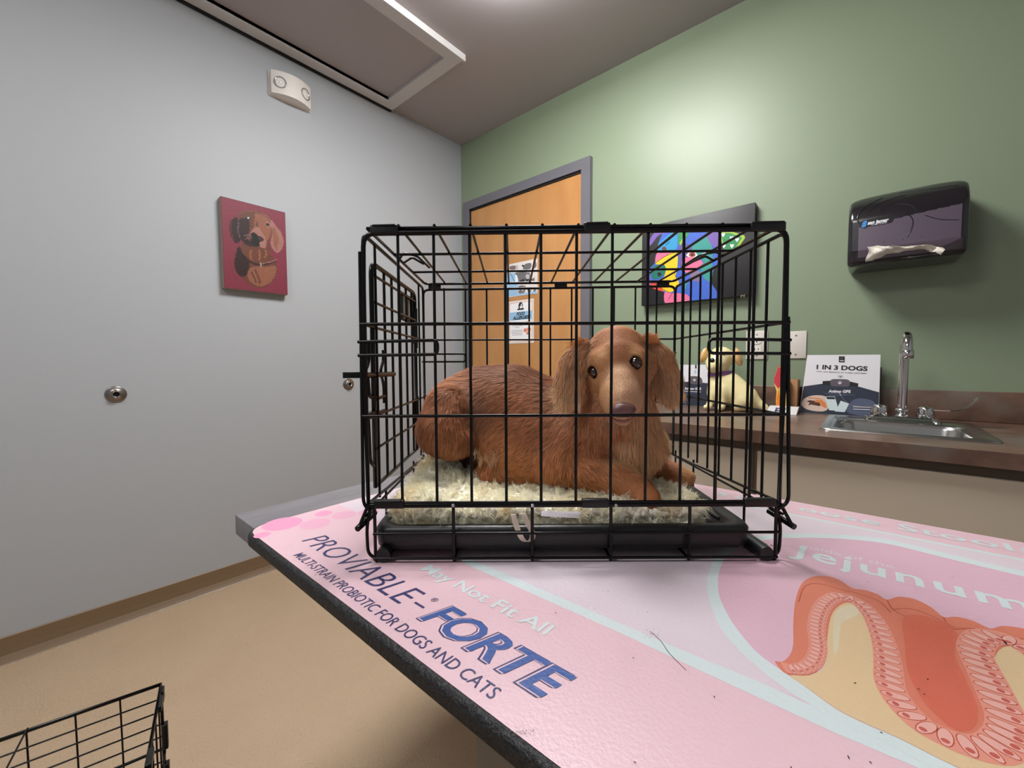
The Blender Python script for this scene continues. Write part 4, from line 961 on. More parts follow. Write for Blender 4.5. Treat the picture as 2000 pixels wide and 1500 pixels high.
# curled locks of fine wool over the tufts
NL = 5200; pk = rng.choice(NT, NL); nst = 11; Pc = P[pk]; Nc = N3[pk]; dcl = dr[pk] * .8 + Nc * rng.uniform(.5, 1.2, NL)[:, None] + rng.normal(size=(NL, 3)) * .3; dcl /= np.linalg.norm(dcl, axis=1, keepdims=True)
LL = rng.uniform(.014, .027, NL); RL = rng.uniform(.0016, .0034, NL); ph = rng.uniform(0, 6.28, NL); rs = np.repeat
offs = rng.normal(size=(NL * nst, 3)) * rs(RL, nst)[:, None] * .8; Pf = rs(Pc, nst, 0) + offs; df = rs(dcl, nst, 0) + rng.normal(size=(NL * nst, 3)) * .08; df /= np.linalg.norm(df, axis=1, keepdims=True)
sf = np.cross(df, camp - Pf); sf = sf / np.linalg.norm(sf, axis=1, keepdims=True) + rng.normal(size=sf.shape) * .4; sf /= np.linalg.norm(sf, axis=1, keepdims=True)
nsg = 6; e1 = np.cross(dcl, Nc + .01); e1 /= np.linalg.norm(e1, axis=1, keepdims=True); e2 = np.cross(dcl, e1); cu = np.zeros((NL * nst, nsg + 1, 3)); am = rng.uniform(.35, .9, NL)
for i in range(nsg + 1): cu[:, i] = rs((e1 * np.cos(ph + i * 1.35)[:, None] + e2 * np.sin(ph + i * 1.35)[:, None]) * am[:, None] - Nc * .10, nst, 0)
bd = -offs / rs(LL, nst)[:, None] * 1.1
rv, rq, per = ribbons(Pf, df, sf, rs(LL, nst) * rng.uniform(.8, 1.1, NL * nst), np.full(NL * nst, .0012), bd, nsg, cu)
cL = K_fl * 1.0 * (1 + rng.normal(size=NL) * .05)[:, None]; yl = np.clip(vnoise(Pc, 45, 44) * .8 - .15, 0, .4)[:, None]; cL = cL * (1 - yl) + C3(244, 222, 168) * yl
raw_mesh('wool_locks', rv - FL, rq, m_lock, fle, np.clip(rs(rs(cL, nst, 0), per, 0), 0, 1), kind='stuff')
# hanging loop and care label on the near edge
mb = MB()
pts = [(.001, .614, .066), (.006, .606, .050), (.015, .602, .032), (.026, .601, .030), (.030, .603, .040), (.022, .606, .056), (.016, .612, .068)]
P_ = crom(pts, 4, False); wd_ = .0042; vs_ = []
for p in P_: vs_ += [p + np.array([-wd_, 0, 0]), p + np.array([wd_, 0, 0]), p + np.array([wd_, .0016, 0]), p + np.array([-wd_, .0016, 0])]
nP = len(P_); mb.add([v - FL for v in vs_], [(4 * i + j, 4 * i + (j + 1) % 4, 4 * i + 4 + (j + 1) % 4, 4 * i + 4 + j) for i in range(nP - 1) for j in range(4)] + [(0, 1, 2, 3), (4 * nP - 1, 4 * nP - 2, 4 * nP - 3, 4 * nP - 4)])
mb.build('fabric_loop', mat('loop fabric', (226, 206, 190), .8, bump=(700, .4, .001)), fle)
mb = MB(); q = [onv(1058, 998, .612), onv(1135, 1000, .612), onv(1130, 1012, .606), onv(1056, 1008, .606)]
mb.add([p - FL for p in q] + [p - FL + (0, .0006, 0) for p in q], [(0, 1, 2, 3), (7, 6, 5, 4), (0, 4, 5, 1), (1, 5, 6, 2), (2, 6, 7, 3), (3, 7, 4, 0)]); mb.build('care_label', mat('care label', (224, 220, 224), .5), fle)

# ------------------------------------------------------------------ left wall things
def sdf_obj(fn, lo, hi, h, name, m, parent, org, **k):
    v, f_ = nets(fn, lo, hi, h); return raw_mesh(name, v - np.array(org), f_, m, parent, **k)
m_white = mat('white plastic', (226, 220, 214), .35)
el = empty('emergency_light', (XL, .945, 2.51), label='white twin-head emergency light high on the grey left wall', cat='light')
mb = MB(); prof = []
hw = .098
for i in range(25):
    t = -1 + 2 * i / 24; prof.append((t * hw, .030 + .036 * (1 - t * t)))
poly = [(-hw, 0)] + prof + [(hw, 0)]
mb.prism(poly, lambda x, y, h: (y, x, h), -.056, .056)
mb.build('housing', m_white, el)
mb = MB(); mb.prism([(-hw - .004, 0), (-hw - .004, .008), (hw + .004, .008), (hw + .004, 0)], lambda x, y, h: (y, x, h), -.060, .060); mb.build('back_plate', m_white, el)
m_lens = mat('lamp lens grey', (165, 160, 162), .2, .3); m_brt = mat('lamp bulb', (250, 248, 240), .2)
for s in (-1, 1):
    yc = s * .062; t = yc / hw; xc = .030 + .036 * (1 - t * t); nrm = Vector((1, s * .46, 0)).normalized(); c = Vector((xc - .002, yc, 0))
    mb = MB(); mb.lathe([(.029, -.01), (.029, .004), (.025, .005), (.022, .001), (.010, -.004), (.009, -.003), (0, -.003)], c, nrm, 28); o = mb.build('lamp_head', m_lens, el)
    mb = MB(); mb.lathe([(.006, -.003), (.005, .003), (0, .004)], c, nrm, 14); mb.build('bulb', m_brt, o)
# wall stops
for i, (y, lab) in enumerate(((.222, 'round metal wall stop on the grey wall, the nearer and larger-looking one at far left'), (1.232, 'round metal wall stop on the grey wall just left of the wire crate'))):
    mb = MB(); 
    mb.lathe([(0, .0), (.033, .0), (.034, .003), (.032, .0045), (.026, .0045), (.020, .008), (.016, .009), (.0155, .024), (.014, .0255), (.010, .0255), (.0095, .018), (0, .018)], (0, 0, 0), (1, 0, 0), 36)
    if i == 0:
        ws = mb.build('wall_stop', mat('brushed nickel', (148, 142, 138), .3, 1), label=lab, cat='wall stop', group='wall stops'); m2 = MB(); m2.lathe([(0, .0186), (.0094, .0186), (.0094, .018)], (0, 0, 0), (1, 0, 0), 20); m2.build('rubber_plug', m_dark, ws); o = ws
    else: o = copy_tree(ws); o['label'] = lab
    o.location = (XL, y, .959)
# dachshund portrait
m_canvas = mat('canvas edge', (150, 140, 126), .8, bump=(400, .3, .001))
pt = empty('dachshund_painting', (XL, .755, 1.655), label='small portrait of a brown dachshund on a dark red ground, on the grey wall', cat='painting')
LP_ = (XL, .755, 1.655)
mb = MB(); mb.box((XL + .001, .608, 1.442), (XL + .035, .892, 1.868), bev=.002); shift(mb, LP_).build('canvas', m_canvas, pt)
A = Sheet((XL + .0352, .608, 1.442), (0, 1, 0), (0, 0, 1), (1, 0, 0))
def za(x, y): return (400 + x / 5.768, 360 + y / 5.768)
pc = dict(rough=.6, spec=.3, bump=(300, .2, .001))
A.poly([(0.001, .001), (.283, .001), (.283, .425), (.001, .425)], mat('oil crimson', (118, 44, 60), noise=(9, .7, (88, 26, 40), (1, 1, 1)), **pc), 1)
P_ = lambda n, c: mat('oil ' + n, c, noise=(26, .5, tuple(int(q * .78) for q in c), (1, 1, 1)), **pc)
br, brd, brl, blk, pk_, oran = P_('brown', (96, 54, 40)), P_('dark brown', (42, 22, 22)), P_('light brown', (132, 82, 62)), P_('black', (20, 14, 16)), P_('pink brown', (150, 102, 94)), P_('orange brown', (138, 84, 54))
A.ppoly([(380, 700), (345, 800), (330, 900), (360, 1000), (440, 1080), (540, 1150), (640, 1165), (740, 1120), (800, 1040), (815, 940), (790, 860), (730, 780), (700, 700)], br, 5, f=za)
A.ppoly([(380, 700), (345, 800), (330, 900), (370, 1010), (450, 1040), (490, 960), (500, 880), (430, 780)], brd, 5, f=za)
A.ppoly([(500, 960), (560, 930), (680, 930), (790, 920), (800, 1000), (740, 1100), (640, 1150), (540, 1120), (480, 1040)], brl, 5, f=za)
A.ppoly([(420, 640), (430, 760), (500, 840), (580, 880), (680, 850), (730, 780), (730, 680), (600, 640)], br, 5, f=za)
for s_ in ([(520, 740), (510, 800), (530, 850)], [(610, 740), (620, 800), (610, 860)], [(680, 740), (690, 790), (670, 830)]): A.pstroke(s_, .008, oran, za)
A.ppoly([(350, 370), (290, 420), (275, 500), (300, 600), (340, 660), (390, 650), (420, 560), (400, 430)], brd, 5, f=za)
A.ppoly([(385, 320), (460, 298), (560, 300), (660, 330), (730, 380), (760, 440), (770, 520), (740, 610), (700, 670), (660, 700), (560, 700), (450, 670), (400, 590), (375, 460)], br, 5, f=za)
A.ppoly([(560, 340), (660, 350), (730, 420), (750, 520), (700, 640), (640, 560), (600, 450)], brl, 5, f=za)
A.ppoly([(380, 420), (440, 380), (500, 420), (500, 520), (470, 600), (540, 660), (600, 700), (480, 690), (400, 600)], brd, 5, f=za)
A.ppoly([(745, 400), (800, 470), (860, 550), (888, 650), (860, 740), (815, 772), (770, 740), (740, 660), (760, 540)], pk_, 5, f=za)
A.ppoly([(770, 480), (830, 560), (850, 650), (815, 740), (780, 700), (765, 600)], brl, 5, f=za)
A.ppoly([(540, 500), (600, 480), (640, 540), (690, 620), (690, 700), (660, 722), (620, 700), (560, 620), (515, 560)], pk_, 5, f=za)
A.ppoly([(520, 560), (560, 545), (600, 580), (650, 600), (660, 640), (620, 650), (610, 700), (560, 690), (520, 640)], blk, 5, f=za)
A.ppoly([(600, 595), (640, 600), (655, 630), (620, 640)], P_('nostril', (60, 40, 44)), 4, f=za)
A.ppoly([(460, 375), (490, 362), (515, 385), (490, 405)], blk, 5, f=za); A.ppoly([(480, 375), (495, 370), (498, 386), (482, 388)], P_('glint', (190, 190, 196)), 3, f=za)
A.ppoly([(680, 430), (715, 425), (745, 460), (715, 490), (685, 470)], pk_, 5, f=za); A.ppoly([(692, 442), (715, 440), (728, 460), (708, 472), (690, 460)], blk, 5, f=za)
A.pstroke([(440, 800), (480, 850), (540, 890), (640, 905), (740, 885), (810, 850)], .010, brd, za); A.pstroke([(640, 895), (740, 875), (812, 845)], .004, pk_, za)
A.pstroke([(628, 880), (632, 930)], .004, P_('buckle', (190, 170, 140)), za, sm=0); A.pstroke([(400, 330), (460, 302), (560, 305), (650, 335)], .002, brl, za)
A.pstroke([(575, 330), (570, 400), (560, 480)], .006, oran, za); A.pstroke([(690, 520), (700, 580), (690, 630)], .010, oran, za); A.pstroke([(560, 960), (600, 1040), (620, 1120)], .010, br, za); A.pstroke([(700, 950), (690, 1030), (660, 1110)], .007, oran, za); A.pstroke([(520, 980), (560, 1060), (580, 1110)], .005, brd, za); A.pstroke([(800, 520), (840, 620), (820, 720)], .006, pk_, za); A.pstroke([(640, 330), (700, 360), (740, 420), (755, 500)], .003, pk_, za); A.pstroke([(300, 430), (290, 500), (320, 620)], .003, br, za)
for s_ in ([(440, 580), (500, 570), (530, 610)], [(450, 620), (500, 600)], [(380, 430), (372, 520), (395, 600)]): A.pstroke(s_, .0018, P_('grey line', (130, 110, 116)), za)
m_brush = mat('brushed paint', (90, 40, 40), .5, spec=.3, attr=True, bump=(300, .2, .0006)); A.blended('painted_picture', pt, LP_, (.001, .001, .283, .425), 230, 345, .0013, m_brush)

# ------------------------------------------------------------------ posters on the door
dy = YG - .0125
def poster(name, x0, x1, z0, z1, label, tilt=0):
    o = ((x0 + x1) / 2, dy, (z0 + z1) / 2); e = empty(name, o, label=label, cat='poster', group='notices on the door')
    mb = MB(); mb.box((x0, dy - .001, z0), (x1, dy, z1)); shift(mb, o).build('paper', mat('poster paper', (222, 216, 212), .5), e)
    return e, Sheet((x0, dy - .0011, z0), (1, 0, 0), (0, 0, 1), (0, -1, 0)), o
e, A, o = poster('animal_poster', -1.875, -1.625, 1.530, 1.752, 'upper notice on the wooden door, grey drawings of animals over light blue')
def zb(x, y): return (980 + x / 15.79, 495 + y / 15.79)
g1, g2, g3, lb = mat('print grey', (110, 108, 110), .5), mat('print brown grey', (124, 104, 98), .5), mat('print pale grey', (186, 184, 186), .5), mat('print light blue', (150, 190, 222), .5)
ik = mat('print black', (18, 18, 24), .5)
A.ppoly([(100, 620), (420, 600), (520, 860), (480, 1250), (160, 1330), (100, 1330)], lb, f=zb); A.ppoly([(480, 1250), (1090, 1160), (1090, 1235), (160, 1335)], lb, f=zb)
for q, m_ in (([(250, 400), (420, 375), (420, 500), (260, 500)], g2), ([(720, 330), (910, 300), (880, 480), (650, 490)], g1), ([(990, 280), (1060, 265), (1070, 400), (1010, 460), (975, 430)], g2), ([(420, 590), (860, 590), (840, 800), (500, 880), (480, 700)], g1), ([(520, 1000), (730, 1000), (700, 1210), (500, 1225), (550, 1120)], g1), ([(790, 1090), (850, 1130), (810, 1190)], g1), ([(980, 1130), (1060, 1100), (1040, 1170), (970, 1170)], g1), ([(850, 1190), (920, 1110), (900, 1180)], g1)): A.ppoly(q, m_, 2, f=zb)
for q, m_ in (([(430, 400), (470, 350), (520, 420), (500, 490), (440, 490)], g3), ([(740, 680), (800, 640), (860, 680), (830, 780), (760, 780)], g3), ([(420, 680), (470, 680), (510, 850), (420, 870)], mat('print white', (236, 236, 238), .5)), ([(600, 1080), (680, 1030), (700, 1090), (640, 1160)], g3), ([(460, 1090), (540, 1070), (520, 1190), (480, 1190)], g3), ([(640, 350), (690, 370), (700, 400), (620, 400)], ik)): A.ppoly(q, m_, 4, f=zb)
A.pstroke([(250, 590), (330, 720), (400, 880)], .003, ik, zb, sm=0)
A.ptext('only beyond', zb(560, 885), zb(1010, 835), zb(560, 790), ik, bold=.05)
A.build('print', e, o)
e, A, o = poster('allergy_poster', -1.876, -1.655, 1.213, 1.500, 'lower notice on the wooden door with a FOOD ALLERGIES? heading on blue')
def zc(x, y): return (980 + x / 14.286, 575 + y / 14.286)
w_, h_ = .221, .287; tanp = mat('print tan', (226, 176, 140), .5); wh = mat('print white', (236, 236, 238), .5); red = mat('print coral', (216, 130, 106), .5)
A.poly([(.010, .010), (w_ - .012, .010), (w_ - .012, h_ - .012), (.010, h_ - .012)], tanp); A.poly(rrect(.016, .014, w_ - .018, h_ - .016, .012), wh)
A.poly([(.012, h_ * .545), (w_ - .014, h_ * .545), (w_ - .014, h_ * .735), (.012, h_ * .735)], lb)
A.text('FOOD', (.074, h_ * .652), (.142, h_ * .652), (.080, h_ * .722), ik, bold=.05); A.text('ALLERGIES?', (.040, h_ * .562), (.188, h_ * .562), (.046, h_ * .632), ik, bold=.05)
A.poly(ellipse(.110, h_ * .865, .019, .026), ik); A.poly(ellipse(.113, h_ * .855, .011, .017), wh); A.poly(ellipse(.106, h_ * .885, .008, .007), ik); A.poly([(.082, h_ * .775), (.138, h_ * .775), (.138, h_ * .81), (.082, h_ * .81)], ik)
for k, ab in enumerate([(.034, .125), (.034, .128), (.036, .124), (.062, .098), None, (.030, .128), (.028, .128), (.030, .126), (.036, .122)]):
    if ab:
        y = h_ * (.475 - k * .035); x = ab[0]
        while x < ab[1]:
            L = random.uniform(.006, .014); A.poly([(x, y), (min(x + L, ab[1]), y), (min(x + L, ab[1]), y + .0032), (x, y + .0032)], g1, 4); x += L + .003
for cx, cy, r in ((.165, .135, .014), (.150, .085, .016), (.180, .090, .017), (.172, .065, .014)): A.poly(ellipse(cx, cy, r, r * .8, 14), red if cy < .12 else tanp)
A.build('print', e, o)

# ------------------------------------------------------------------ green wall things
def plate(name, x0, x1, z0, z1, lab, cat): 
    o = ((x0 + x1) / 2, YG, (z0 + z1) / 2); e = empty(name, o, label=lab, cat=cat); mb = MB(); mb.box((x0, YG - .006, z0), (x1, YG - .0005, z1), bev=.0025); shift(mb, o).build('face_plate', mat('plate ivory', (214, 208, 200), .35), e)
    for zz in (z1 - .018, z0 + .018):
        mb = MB(); mb.lathe([(0, .0085), (.003, .008), (.004, .0055)], (0, 0, zz - o[2]), (0, -1, 0), 14); mb.build('screw', mat('screw head', (150, 146, 140), .4, .6), e)
    return e, o
e, o = plate('power_outlet', -.425, -.338, 1.092, 1.222, 'white double power outlet above the backsplash, behind the crate bars', 'outlet')
for s in (-1, 1):
    mb = MB(); mb.prism(rrect(-.018, s * .024 - .019, .018, s * .024 + .019, .012), lambda x, y, h: (x, -h, y), .005, .0085); so = mb.build('socket', mat('socket white', (228, 224, 218), .3), e)
    mb = MB(); zz = s * .024
    for x in (-.007, .007): mb.box((x - .0012, -.0091, zz), (x + .0012, -.0084, zz + .010))
    mb.lathe([(0, .0091), (.003, .0091), (.003, .008)], (0, 0, zz - .009), (0, -1, 0), 10); mb.build('socket_slots', m_dark, so)
e, o = plate('blank_wall_plate', -.272, -.196, 1.094, 1.212, 'blank white wall plate just left of the upright brochure card', 'wall plate')
# towel dispenser
m_smoke = mat('smoked plastic', (26, 23, 28), .22, spec=.6, coat=.4); m_smoke2 = mat('smoked window over paper', (92, 80, 94), .3, spec=.5, coat=.4)
x0, x1, y0, z0, z1 = -.065, .236, 1.955, 1.428, 1.690
o = ((x0 + x1) / 2, YG, (z0 + z1) / 2)
td = empty('paper_towel_dispenser', o, label='smoky black paper towel dispenser on the green wall above the sink', cat='dispenser')
def disp(P):
    x, y, z = P[..., 0] - (x0 + x1) / 2, P[..., 1], P[..., 2] - z0; H_ = z1 - z0; hx = (x1 - x0) / 2
    yf = y0 + .085 * np.clip((z - .15) / .11, 0, 1) ** 2.2 + .02 * np.clip(1 - z / .05, 0, 1) + .25 * x * x
    zt_ = H_ - .14 * (np.abs(x) / hx) ** 6 * .12 - .9 * np.clip(np.abs(x) - hx + .03, 0, 1) ** 1.5
    dx = np.abs(x) - hx; dy_ = np.maximum(yf - y, y - (YG - .001)); dz = np.maximum(-z, z - zt_); r = .014
    q = np.stack([dx + r, dy_ + r, dz + r], -1); return np.linalg.norm(np.maximum(q, 0), axis=-1) + np.minimum(q.max(-1), 0) - r
v_, f_ = nets(disp, (x0 - .01, y0 - .01, z0 - .01), (x1 + .01, YG + .01, z1 + .01), .0024)
cv = v_[f_].mean(1); uu = (cv[:, 0] - x0) / (x1 - x0); ww = (cv[:, 2] - z0) / (z1 - z0)
win = (cv[:, 1] < YG - .10) & (uu > .10) & (uu < .94) & (ww > .10) & (ww < .50 + .10 * uu + .0 * uu) & (ww > .06 + .12 * np.clip((uu - .7) / .25, 0, 1))
cov = raw_mesh('cover', v_ - np.array(o), f_, [m_smoke, m_smoke2], td); cov.data.polygons.foreach_set('material_index', win.astype(np.int32)); cov.data.update()
def dsurf(ux, wz, off=.001):   # point on the front of the cover
    X = x0 + ux * (x1 - x0); Z = z0 + wz * (z1 - z0); x = X - (x0 + x1) / 2; z = Z - z0
    return np.array([X, y0 + .085 * min(max((z - .15) / .11, 0), 1) ** 2.2 + .02 * max(0, 1 - z / .05) + .25 * x * x - off, Z]) - np.array(o)
mb = MB()
for pts, r in (([(.10, .56), (.085, .66), (.14, .78), (.30, .90)], .0022), ([(.18, .70), (.28, .80), (.42, .85), (.50, .86)], .0016), ([(.28, .70), (.40, .74), (.52, .70), (.60, .60)], .0014), ([(.50, .60), (.56, .50), (.555, .38), (.52, .28)], .0016), ([(.66, .52), (.78, .44), (.92, .40)], .0012), ([(.45, .93), (.65, .90), (.92, .86)], .0014)):
    mb.tube([dsurf(*p, 0) for p in crom(pts, 6, False)], r, 8)
mb.build('swoosh_ridge', m_smoke, td)
mb = MB(); q = rrect(.10, .500, .40, .590, .04)
mb.add([dsurf(a_, b_, .0015) for a_, b_ in q], [tuple(range(len(q)))]); mb.build('badge', mat('badge black', (12, 12, 14), .3), td)
A = Sheet(dsurf(0, .5, .003) + np.array(o), (1, 0, 0), (0, 0, 1), (0, -1, 0)); pa = dsurf(.10, .545, .0035) + np.array(o); A.o = np.array([x0, pa[1] - .002, z0 + .5 * (z1 - z0)])
m_logo = mat('logo white', (226, 226, 230), .4); m_lblue = mat('logo blue', (70, 140, 214), .4)
A.text('san jamar', (.053, .0055), (.108, .0055), (.055, .0175), m_logo, bold=.05); A.text('S', (.037, .001), (.050, .001), (.040, .0185), m_lblue, bold=.09)
for k in range(6): A.poly([(.064 + k * .007, .001), (.069 + k * .007, .001), (.069 + k * .007, .0024), (.064 + k * .007, .0024)], m_logo, 3)
A.build('logo', td, o)
for ux in (.33, .49, .64): mb = MB(); mb.tube([dsurf(ux, .16, .0), dsurf(ux - .002, .27, 0)], .0008, 6); mb.build('slot_tooth', m_dark, td)
# paper towel hanging from the slot, crumpled
nx_, nz_ = 26, 9; mb = MB(); vs_ = []
for s in (0, 1):
    for j in range(nz_):
        for i in range(nx_):
            t = i / (nx_ - 1); w = j / (nz_ - 1)
            X = x0 + .055 + t * .188 + .004 * math.sin(w * 5); top = z0 + .058 - .028 * max(0, t - .15) ** .6 - .045 * max(0, t - .78) * 3 * (t - .6); bot = z0 + .010 + .018 * math.sin(t * 2.6) ** 2 - .10 * max(0, t - .82)
            Z = top * (1 - w) + bot * w; Y = y0 - .010 - .012 * math.sin(w * math.pi) + .006 * math.sin(t * 14 + w * 4) + .004 * math.sin(t * 29 - w * 9) + (.03 * w if t < .9 else 0)
            vs_.append((X - .1, Y - 1.95 + s * .0012, Z - 1.46))
n0 = nx_ * nz_; fq = []
for j in range(nz_ - 1):
    for i in range(nx_ - 1):
        q = (j * nx_ + i, j * nx_ + i + 1, (j + 1) * nx_ + i + 1, (j + 1) * nx_ + i); fq += [q, tuple(n0 + k for k in q[::-1])]
mb.add(vs_, fq, 0, False); o2 = mb.build_raw('paper_towel', mat('paper towel', (222, 216, 204), .8), label='crumpled white paper towel hanging out of the black dispenser', cat='paper towel'); o2.location = (.1, 1.95, 1.46)
# rainbow dog painting
cx0, cx1, cz0, cz1, cyf = -.915, -.394, 1.380, 1.788, YG - .040
o = ((cx0 + cx1) / 2, YG, (cz0 + cz1) / 2)
pr = empty('rainbow_dog_painting', o, label='black canvas with a rainbow-coloured dog head wearing a green heart kerchief, on the green wall', cat='painting')
mb = MB(); mb.box((cx0, cyf, cz0), (cx1, YG - .001, cz1), bev=.002); shift(mb, o).build('canvas', mat('canvas black', (30, 28, 32), .45, bump=(400, .3, .001)), pr)
A = Sheet((cx0, cyf - .0002, cz0), (1, 0, 0), (0, 0, 1), (0, -1, 0)); A.clip = (.002, .002, cx1 - cx0 - .002, cz1 - cz0 - .002)
def zd(x, y): return (1230 + x / 6.252, 380 + y / 6.25)
def ac(n, c): return mat('acrylic ' + n, c, .45, noise=(18, .5, tuple(int(q * .85) for q in c), (1, 1, 1)))
pur, cyn, blu, tea, yel, pnk, gre, ltg, redp, vio, dblu = ac('purple', (118, 90, 170)), ac('cyan', (40, 150, 200)), ac('blue', (60, 100, 200)), ac('teal', (50, 150, 140)), ac('yellow', (240, 200, 20)), ac('pink', (230, 110, 150)), ac('green', (40, 140, 80)), ac('lime', (160, 190, 50)), ac('red', (220, 70, 50)), ac('violet', (90, 80, 150)), ac('deep green', (16, 110, 96))
A.ppoly([(430, 440), (540, 370), (700, 400), (900, 400), (1050, 420), (1090, 480), (1110, 600), (1100, 760), (1060, 860), (1010, 960), (1000, 1080), (1060, 1180), (1075, 1275), (900, 1290), (750, 1300), (600, 1320), (430, 1325), (420, 1200), (350, 1150), (250, 1110), (230, 1000), (250, 900), (300, 840), (330, 720), (350, 600), (390, 500)], blu, 4, f=zd)
A.ppoly([(230, 610), (250, 540), (310, 460), (420, 420), (540, 370), (610, 390), (540, 450), (440, 470), (350, 500), (280, 590), (245, 625)], pur, 4, f=zd)
A.ppoly([(350, 600), (420, 540), (540, 450), (580, 520), (570, 650), (500, 700), (400, 690), (345, 680)], cyn, 4, f=zd)
A.ppoly([(600, 450), (720, 450), (700, 520), (620, 620), (590, 600)], gre, 4, f=zd)
A.ppoly([(720, 660), (820, 560), (960, 500), (1000, 620), (1010, 780), (930, 830), (840, 760)], tea, 5, f=zd)
A.ppoly([(940, 500), (1000, 450), (1080, 460), (1110, 600), (1040, 640), (980, 590)], pur, 5, f=zd)
A.ppoly([(600, 620), (700, 600), (760, 660), (700, 760), (650, 900), (620, 900), (590, 760)], vio, 5, f=zd)
A.ppoly([(640, 800), (740, 760), (850, 790), (900, 850), (840, 900), (760, 960), (660, 930)], pnk, 5, f=zd)
A.ppoly([(880, 850), (1000, 820), (1000, 1050), (930, 1040), (880, 960)], tea, 5, f=zd); A.ppoly([(740, 960), (840, 930), (880, 990), (850, 1060), (760, 1040)], ac('grey violet', (130, 110, 140)), 5, f=zd)
A.ppoly([(330, 720), (420, 700), (520, 700), (440, 760), (320, 840)], pnk, 4, f=zd)
A.ppoly([(310, 840), (440, 750), (575, 700), (580, 900), (560, 1000), (600, 1060), (580, 1140), (490, 1195), (400, 1160), (340, 1090), (420, 1000), (430, 880)], yel, 4, f=zd)
A.ppoly([(255, 940), (300, 870), (400, 850), (440, 890), (430, 960), (360, 1020), (280, 1030)], dblu, 5, f=zd)
A.ppoly([(340, 960), (370, 950), (390, 980), (350, 1000)], ac('ink', (14, 14, 20)), 4, f=zd)
A.ppoly([(255, 1085), (330, 1080), (400, 1160), (420, 1185), (320, 1160), (262, 1130)], redp, 4, f=zd)
A.ppoly([(215, 1080), (235, 950), (255, 1040), (240, 1130)], pur, 3, f=zd)
A.ppoly([(425, 1200), (500, 1200), (700, 1220), (720, 1300), (560, 1325), (435, 1328)], pnk, 3, f=zd)
A.ppoly([(640, 1080), (700, 1060), (680, 1160), (640, 1190)], tea, 3, f=zd)
A.ppoly([(1085, 440), (1240, 450), (1400, 500), (1410, 530), (1330, 640), (1270, 690), (1180, 720), (1140, 640)], ltg, 0, f=zd)
A.ppoly([(1115, 470), (1230, 470), (1375, 525), (1300, 640), (1240, 690), (1160, 690)], gre, 0, f=zd)
for hx_, hy_ in ((1140, 490), (1245, 530), (1310, 550), (1150, 625), (1248, 625), (1190, 700)):
    A.ppoly([(hx_, hy_ + 32), (hx_ - 22, hy_), (hx_ - 20, hy_ - 20), (hx_, hy_ - 12), (hx_ + 18, hy_ - 24), (hx_ + 24, hy_)], wh, 0, f=zd, lvl=44)
A.ppoly([(610, 590), (680, 480), (692, 500), (620, 620)], ltg, 0, f=zd)
A.ppoly([(690, 745), (740, 700), (800, 705), (825, 745), (770, 768)], wh, 3, f=zd); A.ppoly([(722, 740), (745, 705), (795, 712), (800, 750), (755, 765)], ac('eye red', (170, 60, 40)), 4, f=zd); A.ppoly([(745, 735), (765, 718), (785, 735), (765, 752)], ik, 4, f=zd)
A.ppoly([(390, 660), (420, 635), (450, 660), (430, 690)], ac('eye brown', (90, 50, 40)), 4, f=zd)
for s_ in ([(310, 840), (440, 750), (575, 700)], [(260, 1085), (330, 1085), (400, 1150), (490, 1195)], [(1100, 600), (1090, 700), (1110, 760)], [(560, 920), (550, 980), (590, 1040)], [(490, 570), (440, 620)], [(470, 1280), (520, 1200)]): A.pstroke(s_, .002, ik, zd)
A.ptext('M', zd(1355, 1260), zd(1400, 1255), zd(1360, 1225), ac('tan', (170, 150, 120)))
A.build('painted_picture', pr, o)

# ------------------------------------------------------------------ counter, cabinets, sink
m_ctr = mat('brown stone laminate', (126, 98, 82), .34, spec=.5, noise=(14, 1.0, (84, 62, 52), (1, 1, 1)), bump=(120, .05, .001))
def ctr_noise():
    nt = m_ctr.node_tree; N = nt.nodes; L = nt.links; b = N['Principled BSDF']; src = b.inputs['Base Color'].links[0].from_socket
    tc = [n for n in N if n.type == 'TEX_COORD'][0]; n = N.new('ShaderNodeTexNoise'); n.inputs['Scale'].default_value = 5; n.inputs['Detail'].default_value = 6; L.new(tc.outputs['Object'], n.inputs['Vector'])
    r = N.new('ShaderNodeValToRGB'); r.color_ramp.elements[0].position = .48; r.color_ramp.elements[1].position = .68; L.new(n.outputs[0], r.inputs[0])
    mx = N.new('ShaderNodeMix'); mx.data_type = 'RGBA'; L.new(r.outputs[0], mx.inputs[0]); L.new(src, mx.inputs[6]); mx.inputs[7].default_value = (*lin((112, 104, 96)), 1); L.new(mx.outputs[2], b.inputs['Base Color'])
ctr_noise()
m_cab = mat('cabinet laminate taupe', (204, 188, 166), .45); m_gap = mat('cabinet carcass brown', (120, 104, 88), .6)
CX0, CX1, CY0 = -.98, RX - .002, 1.455
hx0, hx1_, hy0_, hy1_ = -.075, .240, 1.640, 1.915
wt = empty('countertop', (.1, 1.8, CT - .038), label='brown stone-look countertop with backsplash along the green wall', cat='countertop'); Lw = (.1, 1.8, CT - .038)
mb = MB()
for a_, b_ in (((CX0, CY0), (hx0, YG)), ((hx1_, CY0), (CX1, YG)), ((hx0, CY0), (hx1_, hy0_)), ((hx0, hy1_), (hx1_, YG))): mb.box((*a_, CT - .038), (*b_, CT))
shift(mb, Lw).build('worktop', m_ctr, wt)
mb = MB(); mb.box((CX0, YG - .02, CT), (CX1, YG - .0005, .974), bev=.003); shift(mb, Lw).build('backsplash', m_ctr, wt)
